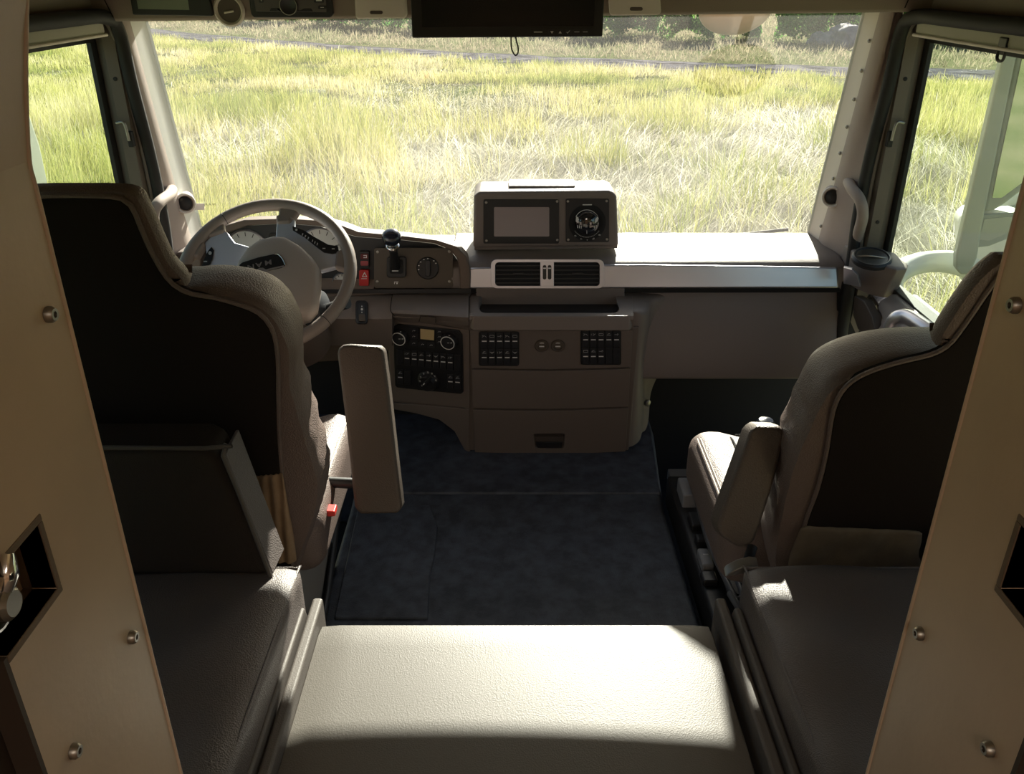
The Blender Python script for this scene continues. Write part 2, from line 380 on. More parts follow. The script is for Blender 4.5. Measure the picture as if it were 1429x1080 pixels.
# bulkhead behind the benches and around the passage
for sx in (-1, 1):
    a, b = (.378 if sx > 0 else .355), 1.26
    S(box('wall_back', (min(sx * a, sx * b), .56, -.38), (max(sx * a, sx * b), .59, 1.92), panelm, bevel=0))
S(box('wall_back', (-.355, .56, 1.62), (.378, .59, 1.92), panelm, bevel=0))
def passage(sx, X, name):
    ext = sx * .018
    bm = bmesh.new()
    def tile(y0, y1, z0, z1, x=X, t=ext):
        bm_poly(bm, [V((x, y0, z0)), V((x, y1, z0)), V((x, y1, z1)), V((x, y0, z1))], V((t, 0, 0)))
    far = .604
    # straight part, curved towards the top corner of the opening
    tile(.50, far, .42, 1.38); tile(.43, .50, .42, 1.086); tile(.43, .50, 1.144, 1.38); tile(-.55, .43, 1.144, 1.38)
    zz = [1.38, 1.42, 1.46, 1.51, 1.56, 1.62]; xx = [0, .008, .018, .034, .07, .15] if sx < 0 else [0, .002, .008, .02, .05, .14]
    for i in range(5):
        a = [V((X - sx * xx[i], y, zz[i])) for y in (-.55, far)]; b = [V((X - sx * xx[i + 1], y, zz[i + 1])) for y in (-.55, far)]
        bm_poly(bm, [a[0], a[1], b[1], b[0]], V((ext, 0, 0)))
    bmesh.ops.remove_doubles(bm, verts=bm.verts[:], dist=1e-5)
    w = S(link(name, tome(bm), panelm, None, 0, smooth=False))
    r = box('recess', (min(X + sx * .026, X + sx * .030), .25, 1.080), (max(X + sx * .026, X + sx * .030), .56, 1.19), panelm, w, 0)
    bm = bmesh.new()
    for q in (((X, .50, 1.086), (X, .50, 1.144), (X, .506, 1.144), (X, .506, 1.086)), ((X, .40, 1.144), (X, .506, 1.144), (X, .506, 1.150), (X, .40, 1.150)), ((X, .43, 1.080), (X, .506, 1.080), (X, .506, 1.086), (X, .43, 1.086))):
        bm_poly(bm, [V(p) + V((-sx * .001, 0, 0)) for p in q], V((sx * .027, 0, 0)))
    link('recess_edge', tome(bm), paneldark, w, .001, smooth=False)
    solid('lower_edge', [(X + sx * .02, .435, .42), (X + sx * .02, .405, .42), (X + sx * .02, .405, 1.086), (X + sx * .02, .435, 1.086)], (sx * .03, 0, 0), MATS.get('step_brown') or mat('step_brown', (.05, .034, .025), .6), w, .003)
    box('cut_edge', (min(X - sx * .0002, X + sx * .019), .426, .42), (max(X - sx * .0002, X + sx * .019), .4305, 1.086), MATS['step_brown'], w, 0)
    box('gap_shade', (min(X + sx * .05, X + sx * .06), -.55, .42), (max(X + sx * .05, X + sx * .06), .44, 1.086), blackm, w, 0)  # black sheet put in for the darkness of the door gap
    tube('edge_trim', [(X, far, .45), (X, far, 1.1), (X, far, 1.3), (X, far, 1.36), (X, far, 1.38)] + [(X - sx * x, far, z) for x, z in zip(xx[1:], zz[1:])], .002, panelm, w, smoothn=3)
    fr = Fr((X, 0, 0), (0, -sx, 0), (0, 0, 1))
    return w, fr
wl, frl = passage(-1, -.34, 'wall_left')
wr, frr = passage(1, .365, 'wall_right')
for px, py in ((66, 439), (182, 889), (101, 1048)): screw(frl, px, py, .0062, wl, .006)
for px, py in ((1286, 884), (1383, 1045), (1420, 426)): screw(frr, px, py, .0062, wr, .006)
# latch in the left recess
q = frl.w(*frl.hit(10, 842), 0)
e = empty('door_latch', q, 'bright metal turn latch sitting in the recess of the left partition', 'latch')
lathe('escutcheon', q + V((-.02, 0, 0)), (1, 0, 0), [(.024, 0), (.024, .012), (.020, .016), (.018, .016), (.017, .012), (0, .012)], chrome, e, squash=.8)
lathe('turn_knob', q + V((-.008, 0, 0)), (1, 0, 0), [(.012, 0), (.012, .010), (.009, .013), (0, .013)], steel, e)
tube('latch_bar', [q + V((-.002, .002, .008)), q + V((.004, .004, .022)), q + V((.004, .01, .034))], [.006, .007, .004], chrome, e)
# living area behind the camera: floor, walls and a ceiling
box_ = lambda n, lo, hi, m: S(box(n, lo, hi, m, bevel=0))
cream = mat('living_wall', (.62, .50, .38), .8)
box_('floor', (-1.26, -3.4, .30), (1.26, -.55, .34), mat('living_floor', (.30, .2, .12), .6))
box_('wall_left', (-1.26, -3.4, .3), (-1.22, -.55, 2.25), cream)
box_('wall_right', (1.22, -3.4, .3), (1.26, -.55, 2.25), cream)
box_('wall_back', (-1.26, -3.44, .3), (1.26, -3.4, 2.25), cream)
box_('ceiling', (-1.26, -3.44, 2.25), (1.26, .56, 2.29), cream)
box_('wall_front', (-1.26, -.57, .3), (-.40, -.55, 2.25), cream)
box_('wall_front', (.43, -.57, .3), (1.26, -.55, 2.25), cream)
box_('wall_front', (-1.26, .54, 1.62), (1.26, .56, 2.25), cream)
box_('floor', (-.42, -.57, .30), (.45, .56, .34), mat('passage_floor', (.16, .12, .09), .7))
# ================================================================ REAR BENCHES
def bench(sx, X, label, lab2):
    e = empty('bench_base', (sx * .75, .9, -.36), label, 'bench')
    box('box_body', (min(X + sx * .012, sx * 1.13), .60, -.36), (max(X + sx * .012, sx * 1.13), 1.20, .44), benchside, e, .008)
    solid('side_panel', [(X + sx * .012, .60, -.1), (X + sx * .012, 1.215, -.1), (X + sx * .012, 1.215, .475), (X + sx * .012, .60, .475)], (-sx * .02, 0, 0), benchside, e, .006)
    solid('rail', [(X + sx * .014, .60, .44), (X + sx * .014, 1.19, .44), (X + sx * .014, 1.17, .49), (X + sx * .014, .60, .49)], (sx * .014, 0, 0), benchside, e, .005, 3)
    return e
bench(-1, -.352, 'leather covered bench base under the left side cushion', 1)
bench(1, .378, 'leather covered bench base under the right side cushion', 1)
def side_cushion(sx, xi, label):
    e = empty('side_cushion', (sx * .75, .9, .445), label, 'cushion', None)
    def wr_(x, y, z):
        r = math.sin(x * 31 + y * 13) * .0015 + math.sin(x * 11 - y * 37 + sx) * .0018
        return (x, y + r if y > .02 else y, z)
    w = 1.10 - xi
    nx = [xi + w / 2]
    k = soft('cushion_top', (sx * (xi + w / 2), .905, .50), (w, .62, .11), benchm, e, u=(1, 0, 0), v=(0, 1, 0), e=.022, puff=.012, n=24, f=lambda x, y, z: (x, y, z + ((math.sin(x * 25 * sx + y * 22) * .0025 + math.sin(x * 9 - y * 30) * .002) * (1 if z > .03 else 0))))
    q = [(sx * (xi + .007), y, .547) for y in (.62, .8, 1.0, 1.195)] + [(sx * (xi + .014), 1.206, .547), (sx * (xi + .1), 1.207, .547), (sx * 1.08, 1.207, .547)]
    tube('piping', q, .0026, benchm, k, smoothn=4, n=8)
    return e
side_cushion(-1, .372, 'dark grey leather cushion lying on the left bench, stitched along its edge')
side_cushion(1, .408, 'dark grey creased leather cushion lying on the right bench, partly hidden by the partition')
# upright cushion at the end of the left bench
e = empty('back_cushion', (-.70, 1.25, .55), 'upright dark brown leather cushion standing against the driver seat back', 'cushion')
tp = P(330, 604, y=1.30); bt = P(372, 782, y=1.20)
outl = [(-1.08, 1.175, .553), (bt.x + .01, 1.175, .553), (tp.x - .02, 1.245, tp.z - .012), (tp.x - .045, 1.25, tp.z), (-1.08, 1.25, tp.z)]
k = solid('pad', outl, (0, .075, .012), mat('back_cushion_leather', (.032, .024, .019), .6, bump=.3, scale=400, kind='vor', spec=.25), e, .014, 4)
sp = [(bt.x + .013, 1.172, .556), (tp.x - .008, 1.242, tp.z - .012), (tp.x - .035, 1.243, tp.z + .002), (-1.05, 1.243, tp.z + .002)]
tube('piping', sp, .004, benchside, k, n=8, smoothn=3)
solid('side_band', [(bt.x + .009, 1.18, .556), (tp.x - .012, 1.25, tp.z - .014), (tp.x - .008, 1.32, tp.z - .004), (bt.x + .012, 1.25, .556)], (.006, 0, 0), MATS['bench_leather'], k, .002)
# centre cushion
e = empty('centre_bench', (0, .9, 0), 'low bench body below the pale centre cushion between the side benches', 'bench')
box('bench_box', (-.335, .60, 0.0), (.36, 1.155, .345), benchside, e, .006)
e = empty('centre_cushion', (.013, .88, .35), 'wide taupe leather cushion in the middle, sunlit, between the two side benches', 'cushion')
soft('cushion_pad', (.006, .872, .398), (.706, .615, .10), centrem, e, u=(1, 0, 0), v=(0, 1, 0), e=.014, puff=.006, n=18)
# ================================================================ DASHBOARD
DB = empty('dashboard', (.1, 2.7, .3), 'long taupe plastic dashboard with silver strip, switch banks and drawer under the windscreen', 'dashboard')
D = DB
XR = 1.075
prof = [(2.93, .668), (2.80, .668), (2.68, .664), (2.635, .656), (2.612, .642), (2.602, .61), (2.60, .575), (2.615, .566), (2.628, .56), (2.622, .545), (2.60, .50), (2.57, .38), (2.55, .295), (2.552, .275), (2.58, .262), (2.93, .262)]
body = solid('upper_body', [(-.20, y, z) for y, z in prof], (XR + .20, 0, 0), pad, D, .006, 3)
# fillet between the centre console and the passenger side
M = Fr((-.14, 2.53, 0), (1, 0, 0), (0, -.07, .50))
def mp(X, z): # front plane of the console at height z
    return V((X, 2.53 - .14 * z, z))
XE = .405
rows = []
for z, x1 in ((.552, XE - .005), (.53, XE), (.45, XE), (.30, XE), (.18, XE + .005), (.10, XE + .005), (.02, XE)):
    b = mp(0, z).y
    k = .10 if z > .5 else .05
    w_ = .03 if z > .3 else .03 + (.3 - z) * .06
    back = 2.62 if z > .27 else 2.66
    rows.append([V((x1 - .06, b + .012, z)), V((x1 - .012, b + .004, z)), V((x1 + .012, b + .012, z)), V((x1 + w_, b + .05, z)), V((x1 + w_ + .012, b + .12, z)), V((x1 + w_ + .018 + (k * .3 if z > .27 else .0), back - .02, z)), V((x1 + w_ + .04 + (.06 if z > .27 else 0), back + .02, z))])
rows = [[V((XE - .07, p.y, p.z + .002)) for p in rows[0]]] + rows
grid('console_flank', rows, pad, D, back=None, sub=2)
lathe('knob', P(903, 562, y=2.60), (.6, -.8, 0), [(.012, -.004), (.012, .006), (.009, .008), (0, .008)], steel, D, n=16)
# silver strip
T = Fr((-.137, 2.598, .578), (1, 0, 0), (0, .022, .085))
st = solid('silver_trim', [T.w(*T.hit(px, py, .008), .008) for px, py in ((655, 374), (655, 403), (760, 403), (900, 402), (1040, 402), (1171, 402), (1169, 373), (1040, 371), (900, 369), (760, 370))], T.n * (-.02), silver, D, .006, 4)
st['label'] = 'brushed silver strip'
prn('trim_joint', T, [(654, 403), (654, 409), (1172, 408), (1172, 402)], .003, seam, D, off=.001)
# centre vents
bz = plring('vent_bezel', T, rr(685, 362, 843, 402.5, 8, 4), rr(691, 366, 837, 399, 5, 4), .014, silver, D, .007, .001)
mid = pl('vent_divider', T, rr(754, 365, 773, 400, 1, 1), .012, silver, D, .007, bevel=.001)
for x0, x1 in ((691, 754), (773, 838)):
    v = empty('air_vent', T.w(*T.hit((x0 + x1) / 2, 382), .01)); v.parent = D; v.location = ORG[v.name] - ORG[D.name]
    prn('duct', T, rr(x0 - 2, 364, x1 + 2, 401, 1, 1), .003, blackm, v, off=.008)
    for i in range(5):
        y = 370 + i * 6
        pl('slat', T, [(x0 - 1, y), (x0 - 1, y + 1.8), (x1 + 1, y + 1.5), (x1 + 1, y - .3)], .005, black, v, off=.010, bevel=.0006)
    pl('slider', T, rr((x0 + x1) / 2 - 7, 380.5, (x0 + x1) / 2 + 8, 383.5, 1, 2), .009, black, v, off=.010)
for x0 in (757.5, 764.5):
    w_ = pl('thumb_wheel', T, rr(x0, 370, x0 + 5, 390, 2, 2), .005, black, D, off=.0185, bevel=.0008)
    prn('mark', T, rr(x0 + .5, 373.5, x0 + 4.5, 375.2, .4, 1), .0008, white, w_, off=.0236)
# console top with its tray
tz = .588
def tp_(px, py, z=tz): return P(px, py, z=z - .034)
outer = [tp_(px, py) for px, py in rr(655, 407, 884, 441, 7, 4)]
inner = [tp_(px, py) for px, py in rr(669, 411, 864, 436, 9, 4)]
ring('tray_surround', outer, inner, (0, 0, -.05), pad, D, .006, 3)
inn2 = [tp_(px, py, tz - .028) for px, py in rr(668, 405, 866, 441, 9, 4)]
solid('tray_floor', inn2, (0, 0, -.012), black, D, .002)
solid('tray_back', [P(px, py, y=2.59) for px, py in ((664, 402), (664, 440), (872, 440), (872, 402))], (0, .02, 0), pad, D, .004)
# rounded front lip between tray and face
rows = [[tp_(655 + (884 - 655) * i / 8, py, z) for i in range(9)] for py, z in ((437, .588), (441, .586), (446, .575), (452, .554), (458, .538), (461, .526))]
grid('tray_lip', rows, pad, D, back=(0, .05, -.02), bevel=0)
# console core and face panels
solid('console_core', [mp(-.15, .50), mp(XE - .005, .50), mp(XE, .01), mp(-.165, .01)], (0, .3, 0), padlow, D, .006)
face1 = pl('switch_panel', M, [(656, 460), (656.5, 488), (658.5, 513.5), (768, 515.5), (879.5, 512.5), (881.5, 486), (883, 457.5), (770, 460.5)], .010, padlow, D, off=.002, bevel=.0015)
face2 = pl('cover_panel', M, [(658.5, 516), (660, 569.5), (768, 571), (877, 567.5), (879.5, 515), (768, 518)], .010, padlow, D, off=.002, bevel=.0015)
dr = empty('drawer', M.w(*M.hit(768, 600))); dr.parent = D; dr.location = ORG[dr.name] - ORG[D.name]
# drawer front built round its recessed grip
def Mw(px, py, off): return M.w(*M.hit(px, py, off), off)
ol = [(660, 572), (662.5, 631), (745, 633.5), (788, 633), (873, 630), (877, 570), (788, 573), (745, 573.5)]
il = [(745, 606), (747, 624), (752, 627), (783, 627), (787, 624), (788, 606), (784, 605), (749, 605.5)]
ol = [(660, 572), (662.5, 631), (720, 633), (810, 633), (873, 630), (877, 570), (800, 573), (720, 573.5)]
ring('drawer_front', [Mw(*p, .012) for p in ol], [Mw(*p, .012) for p in il], M.n * -.014, padlow, dr, .002)
gr_ = pl('grip', M, [(744, 604), (744, 629), (789, 629), (789, 604)], .002, blackm, dr, off=-.002, bevel=0)
pl('grip_lip', M, [(748, 617), (749, 625.5), (784, 625.5), (785, 617)], .004, black, dr, off=.002)
# rocker switch banks
def rocker(fr, x0, y0, x1, y1, parent, off, sk=0, mark=True, icon=0, t=.005, m=None, bar=True):
    k = pl('rocker_switch', fr, [(x0 + .5, y0 + .4), (x0 + .5, y1 - .4), (x1 - .5, y1 - .4 + sk), (x1 - .5, y0 + .4 + sk)], t, m or keym, parent, off=off, bevel=.0012)
    if mark:
        xm = (x0 + x1) / 2; h = y1 - y0; w_ = (x1 - x0); P_ = []
        if bar: P_.append([(x0 + w_ * .18, y0 + h * .50), (x0 + w_ * .18, y0 + h * .56), (x1 - w_ * .18, y0 + h * .56 + sk * .6), (x1 - w_ * .18, y0 + h * .50 + sk * .6)])
        prn_ = multi('print', fr, P_, .0005, white, k, off=off + t) if P_ else None
        g = []; a = y0 + h * .22; s_ = w_ * .28; L = .45
        def ln(xa, ya, xb, yb):
            dx, dy = xb - xa, yb - ya; q = math.hypot(dx, dy) or 1; nx, ny = -dy / q * L / 2, dx / q * L / 2
            g.append([(xa + nx, ya + ny), (xb + nx, yb + ny), (xb - nx, yb - ny), (xa - nx, ya - ny)])
        ic = icon % 6; yy = a + sk * .5
        if ic == 0: ln(xm - s_, yy + 1.4, xm - .3, yy - 1); ln(xm + .2, yy - .9, xm + s_, yy + 1.2); ln(xm - s_, yy - 1, xm - s_ + 1.6, yy - 1)
        elif ic == 1: ln(xm - s_, yy - 1.2, xm - s_, yy + 1.2); ln(xm - .6, yy + 1.2, xm + s_, yy - 1.2); ln(xm - .8, yy - 1, xm + .6, yy - 1)
        elif ic == 2: ln(xm - s_, yy - 1.4, xm + s_, yy - 1.4); ln(xm - s_, yy + 1.4, xm + s_, yy + 1.4); ln(xm - s_, yy - 1.4, xm - s_, yy + 1.4); ln(xm + s_, yy - 1.4, xm + s_, yy + 1.4)
        elif ic == 3: ln(xm - s_, yy + .8, xm + s_, yy + .8); ln(xm - s_ * .6, yy + .8, xm - s_ * .3, yy - 1.3); ln(xm - s_ * .3, yy - 1.3, xm + s_ * .5, yy - 1.3)
        elif ic == 4: ln(xm - s_, yy, xm + s_ * .2, yy); ln(xm + s_ * .4, yy - 1.4, xm + s_ * .4, yy + 1.4); ln(xm + s_ * .4, yy - 1.4, xm + s_, yy)
        else: ln(xm - s_, yy - 1.2, xm, yy + 1.3); ln(xm, yy + 1.3, xm + s_, yy - 1.2); ln(xm - s_ * .5, yy - .2, xm + s_ * .5, yy - .2)
        multi('symbol', fr, g, .0004, mats_sym, k, off=off + t)
    return k
mats_sym = mat('symbol_print', (.5, .5, .5), .6)
def holder(name, fr, pts, parent, off, t=.004):
    return pl(name, fr, pts, t, black, parent, off=off, bevel=.0015)
b1 = holder('switch_bank', M, rr(668, 463, 724.5, 511, 3, 2), D, .012)
for r in range(2):
    for c in range(5):
        rocker(M, 670.5 + c * 10.7, 464.5 + r * 22.8, 681 + c * 10.7, 486.5 + r * 22.8, b1, .015, icon=(c * 2 + r * 3))
b2 = holder('switch_bank', M, rr(810, 460.5, 867, 509.5, 3, 2), D, .012)
for r in range(2):
    for c in range(5):
        bl = r == 1 and c > 2
        rocker(M, 812 + c * 10.8, 462 + r * 23.3, 822.5 + c * 10.8, 485 + r * 23.3, b2, .015, sk=-.1, icon=(c + r * 2), mark=not bl)
for cx in (756, 778.5):
    s_ = lathe('socket', Mw(cx, 482, .012), M.n, [(.0225, 0), (.0225, .003), (.020, .006), (.014, .006), (.013, .003), (0, .003)], platem, D)
    multi('slot', M, [rr(cx - 3.5, 477.8, cx + 3.5, 479.3, .3, 1), rr(cx - 3.5, 482.8, cx + 3.5, 484.3, .3, 1)], .001, white, s_, off=.0152)
# ---------------------------------------------------------------- left, driver facing part of the console
a17 = math.radians(17)
Cc = Fr(mp(-.135, .01), (math.cos(a17), -math.sin(a17), 0), (0, -.07, .50))
core = [(478, 440), (480, 470), (520, 480), (541, 490), (546, 570), (580, 574), (615, 583), (636, 599), (648, 624), (658, 632), (657, 520), (656, 446), (560, 440)]
solid('driver_console', [Cc.w(*Cc.hit(px, py)) for px, py in core], (0, .26, -.02), padlow, D, .010, 3)
pl('console_edge', Cc, [(547, 562), (547, 571), (580, 577), (613, 586), (634, 602), (648, 628), (655.5, 632), (655, 571), (620, 568)], .006, padlow, D, off=.0, bevel=.004)
pl('console_face', Cc, [(541, 446), (547, 559), (600, 564), (655.5, 570), (655, 461), (600, 452), (555, 445)], .006, padlow, D, off=.001, bevel=.0015)
# lid of the storage box beside the tray, faces up
rows = [[tp_(x0 + (654 - x0) * i / 6, py + sk * i / 6, z) for i in range(7)] for py, z, x0, sk in ((409, .592, 548, 0), (420, .592, 546, 2), (432, .590, 545, 4), (437, .582, 547, 6), (440, .568, 550, 8), (443.5, .548, 556, 9))]
rows.append([Cc.w(*Cc.hit(559 + (655 - 559) * i / 6, 447 + 11 * i / 6, .002), .002) for i in range(7)])
LR = rows
lid = grid('storage_lid', rows, pad, D, back=(0, .02, -.02), bevel=.001)
tube('lid_seam', [r[0] for r in LR[:6]] + LR[5][1:], .0013, seam, lid, n=6, smoothn=3)
hq = [tp_(587, 441.5, .579) , tp_(585, 449, .552), tp_(608, 451, .552), tp_(608, 443.5, .579)]
hd_ = solid('lid_handle', [q + V((0, -.001, .001)) for q in hq], (0, -.003, .003), padlow, lid, .001)
tube('handle_seam', [hq[1] + V((0, -.003, .002)), hq[0] + V((0, -.003, .003)), hq[3] + V((0, -.003, .003)), hq[2] + V((0, -.003, .002))], .0012, seam, hd_.parent, n=6, smoothn=0)
rows = [[tp_(x0 + (547 - x0) * i / 4, py, z) for i in range(5)] for py, z, x0 in ((409, .590, 440), (420, .588, 440), (432, .58, 440), (445, .56, 440), (462, .51, 440), (482, .44, 440))]
sfr = Fr(P(505, 435, z=.541), (1, 0, 0), P(505, 420, z=.554) - P(505, 450, z=.516))
grid('driver_console', rows, pad, D, back=(0, .08, -.02))
# mirror adjuster switch
q = pl('rocker_switch', sfr, rr(496, 419, 513, 451, 4, 3), .006, black, D, off=.002, bevel=.0015)
pl('rocker', sfr, rr(500, 423, 510, 448, 1.5, 2), .004, keym, q, off=.006)
pl('rocker', sfr, rr(500.5, 438, 509.5, 447.5, 1, 2), .003, platem, q, off=.009)
multi('symbol', sfr, [rr(503.5, 430, 506.5, 433, .8, 1), [(505, 426), (504, 428), (506, 428)], [(505, 437), (506, 435), (504, 435)]], .0005, white, q, off=.0102)
# climate panel
cp = pl('climate_panel', Cc, [(549, 456), (549.5, 500), (551, 538), (554, 541), (600, 546), (643, 550), (646.5, 547), (646, 500), (645, 468), (640, 461), (600, 457), (555, 452.5)], .006, black, D, off=.006, bevel=.002)
def cpt(x, y): return x, y
for cx, cy in ((559.5, 469), (627.5, 474.5)):
    a, b = Cc.hit(cx, cy, .012)
    kb = lathe('knob', Cc.w(a, b, .012), Cc.n, [(.027, 0), (.027, .006), (.0235, .018), (.022, .020), (0, .020)], keym, cp)
    rg = lathe('knob_ring', Cc.w(a, b, .030), Cc.n, [(.0235, 0), (.0235, .003), (.0212, .003), (.0212, 0)], white, kb)
    a, b = Cc.hit(cx, cy, .032)
    multi('print', Cc, [rr(cx - 3.5, cy + 3.5, cx - .5, cy + 4.6, .3, 1), rr(cx + 1, cy + 3.3, cx + 3.5, cy + 4.8, .3, 1), rr(cx - 1.5, cy - 6.5, cx + .5, cy - 5.6, .2, 1)], .0006, mats_sym, kb, off=.0325)
pl('display', Cc, [(586.5, 459), (586.7, 473), (605.5, 475), (606, 461)], .002, amber, cp, off=.0125, bevel=.0005)
for x0, y0, x1, y1 in ((571.5, 458, 583, 465), (571.5, 466, 583, 473), (608.5, 460, 617, 466), (608.5, 467, 617, 473), (608.5, 474, 617, 480), (571.5, 475, 583, 483), (584, 477, 595, 484.5), (596, 478, 607, 485.5)):
    k = pl('button', Cc, rr(x0, y0, x1, y1, 1, 2), .0025, keym, cp, off=.0118, bevel=.0008)
    xm, ym = (x0 + x1) / 2, (y0 + y1) / 2
    multi('symbol', Cc, [[(xm - 2, ym + .8), (xm - 1.6, ym + 1.1), (xm + .2, ym - .9), (xm - .2, ym - 1.2)], rr(xm + .6, ym - .5, xm + 2, ym + .4, .2, 1)], .0004, mats_sym, k, off=.0145)
x = 553; sk = .092
for i in range(9):
    x0 = 553 + i * 10.05; y0 = 487.5 + i * .92
    rocker(Cc, x0, y0, x0 + 9.8, y0 + 21.5 + i * .12, cp, .012, sk=.9, mark=0 < i < 8, icon=i)
for x0, y0, mk in ((553.5, 515.5, 1), (563.6, 516.3, 0), (623.5, 521.5, 1), (633.6, 522.4, 1)):
    rocker(Cc, x0, y0, x0 + 9.8, y0 + 20.5, cp, .012, sk=.9, mark=bool(mk), icon=int(x0) % 5)
a, b = Cc.hit(598, 531, .012)
lk = lathe('light_knob', Cc.w(a, b, .012), Cc.n, [(.037, 0), (.037, .004), (.030, .010), (.028, .022), (.026, .024), (0, .024)], black, cp)
bm = []
for t in (-160, -125, -95, -62, -30, 0, 28, 60, 200):
    A = math.radians(t - 60); cx, cy = 597 + 11.2 * math.cos(A), 531 + 11.2 * math.sin(A)
    bm.append(rr(cx - 1.1, cy - 1.1, cx + 1.1, cy - .4, .2, 1)); bm.append(rr(cx - .4, cy + .2, cx + 1.1, cy + 1, .2, 1))
multi('print', Cc, bm, .0005, mats_sym, lk, off=.0365)
pl('grip', Cc, [(589.5, 536), (592.5, 539), (604.5, 527), (601.5, 524)], .008, keym, lk, off=.034, bevel=.002)
multi('pointer', Cc, [[(590, 536.5), (591, 537.5), (593, 535.3), (592, 534.3)]], .0006, white, lk, off=.042)
# ---------------------------------------------------------------- lower left under the wheel
rows = [[V((-1.10 + .13 * i, 2.60 - .02 * math.sin(i), z)) + V((0, dy, 0)) for i in range(6)] for z, dy in ((.60, .02), (.56, -.02), (.50, -.03), (.42, .0), (.34, .05), (.27, .1))]
grid('knee_panel', rows, hoodm, D, back=(0, .1, 0))
box('pedal_wall', (-1.1, 2.80, -.36), (-.14, 2.84, .5), blackm, D, 0)
# ---------------------------------------------------------------- instrument hood
H = Fr((-.2, 2.60, .6), (1, 0, 0), (0, .10, 1))
oc = [(262, 420), (262, 345), (290, 318), (340, 303), (400, 301), (450, 304), (478, 311), (500, 319.5), (560, 325), (610, 331), (638, 340), (651, 355), (656, 374), (657, 408), (560, 410), (400, 418)]
box('rear_pad', (-1.12, 2.70, .40), (-.19, 2.93, .665), pad, D, .02, 3)
ic = [(280, 404), (280, 352), (305, 329), (345, 315), (400, 312), (448, 316), (474, 324), (497, 330.5), (560, 335), (606, 340), (628, 348.5), (638, 362), (641, 378), (642, 403.5), (560, 405), (400, 408)]
oc = [(x, y + (4 if y < 380 else 0)) for x, y in oc]
plring('instrument_hood', H, oc, ic, .075, hoodm, D, -.065, .010)
ip = pl('instrument_panel', H, ic, .02, black, D, off=-.055, bevel=0)
prn('panel_lip', H, [(440, 405), (440, 409.5), (657, 409.5), (657, 403)], .01, black, D, off=.005)
for cx, cy, r, nm in ((448, 347, .070, 'speedometer'), (345, 350, .070, 'tachometer'), (478, 395, .034, 'small_gauge')):
    a, b = H.hit(cx, cy, -.033)
    g = lathe('gauge', H.w(a, b, -.035), H.n, [(r, 0), (r, .006), (r * .93, .009), (r * .92, .003), (0, .003)], silver, ip, n=32)
    lathe('dial', H.w(a, b, -.0325), H.n, [(r * .92, 0), (r * .92, .001), (0, .001)], mat('dial_%s' % nm, (.62, .62, .60), .5), g, n=32)
    bm2 = bmesh.new()
    for i in range(11):
        A = math.radians(220 - i * 26); c_, s_ = math.cos(A), math.sin(A)
        pts = [H.w(a + c_ * rr_ - s_ * w_, b + s_ * rr_ + c_ * w_, -.0312) for rr_, w_ in ((r * .68, -.0012), (r * .86, -.0012), (r * .86, .0012), (r * .68, .0012))]
        bm_poly(bm2, pts, H.n * .0004)
    link('scale', tome(bm2), black, g, smooth=False)
    tube('needle', [H.w(a, b, -.028), H.w(a - r * .45, b - r * .45, -.028)], .0018, black if r < .04 else redm, g, smoothn=0, n=6)
    lathe('needle_cap', H.w(a, b, -.031), H.n, [(r * .18, 0), (r * .18, .005), (0, .006)], black, g, n=16)
pl('information_screen', H, rr(375, 325, 420, 372, 3, 2), .004, screend, ip, off=-.035)
sw = pl('rocker_switch', H, rr(501, 351, 515, 374, 1.5, 2), .02, black, D, off=-.038)
pl('rocker', H, rr(503, 354, 514, 362, 1, 1), .003, mat('dim_red_switch', (.12, .01, .012), .4), sw, off=-.018)
pl('rocker', H, rr(503, 364, 514, 371, 1, 1), .003, mat('rose_switch', (.35, .06, .07), .4), sw, off=-.018)
multi('symbol', H, [rr(507, 356, 512, 357, .2, 1), rr(511, 357, 512, 360, .2, 1), rr(507, 359, 512, 360, .2, 1)], .0005, white, sw, off=-.0148)
sw = pl('hazard_switch', H, rr(501, 377, 514.5, 399, 1.5, 2), .022, redm, D, off=-.038)
sw['label'] = 'red hazard warning switch'
multi('symbol', H, [[(505, 386.5), (508.5, 379.5), (509.3, 380.4), (506.3, 386)], [(505, 386.5), (512.5, 386.5), (512, 385.6), (505.8, 385.6)], [(512.5, 386.5), (508.8, 379.5), (508.3, 380.6), (511.4, 386.3)], rr(504, 388.5, 512, 389.3, .2, 1)], .0005, white, sw, off=-.0158)
G = Fr((-.2, 2.603, .6), (1, 0, 0), (0, .14, 1))
gp = pl('gear_plate', G, rr(522, 346, 632, 402, 3, 2), .006, platem, D, off=-.004, bevel=.001)
gp['label'] = 'brown metal plate with the gear selector and a rotary switch'
for px, py in ((527, 351.5), (627, 351), (526.5, 393), (627, 393)): screw(Fr(G.w(0, 0, .002), G.u, G.v), px, py, .0048, gp, .002)
multi('mark', G, [rr(550, 393, 556, 394, .2, 1), rr(550, 394, 551, 396.5, .2, 1), rr(553, 394.5, 555, 396.5, .3, 1)], .0005, white, gp, off=.002)
a, b = G.hit(597, 374, .002)
rk = lathe('rotary_switch', G.w(a, b, .002), G.n, [(.036, 0), (.036, .004), (.033, .007), (0, .007)], black, gp)
pl('grip', G, rr(593.5, 363, 600.5, 386, 2.5, 3), .014, keym, rk, off=.009, bevel=.003)
multi('print', G, [rr(597, 365.5, 598, 369.5, .2, 1)] + [rr(597 + 13 * math.cos(t) - 1, 374 + 13 * math.sin(t) - .6, 597 + 13 * math.cos(t) + 1, 374 + 13 * math.sin(t) + .5, .2, 1) for t in [math.radians(q) for q in (-165, -140, -115, -90, -50, -30, 170)]], .0005, white, rk, off=.0093)
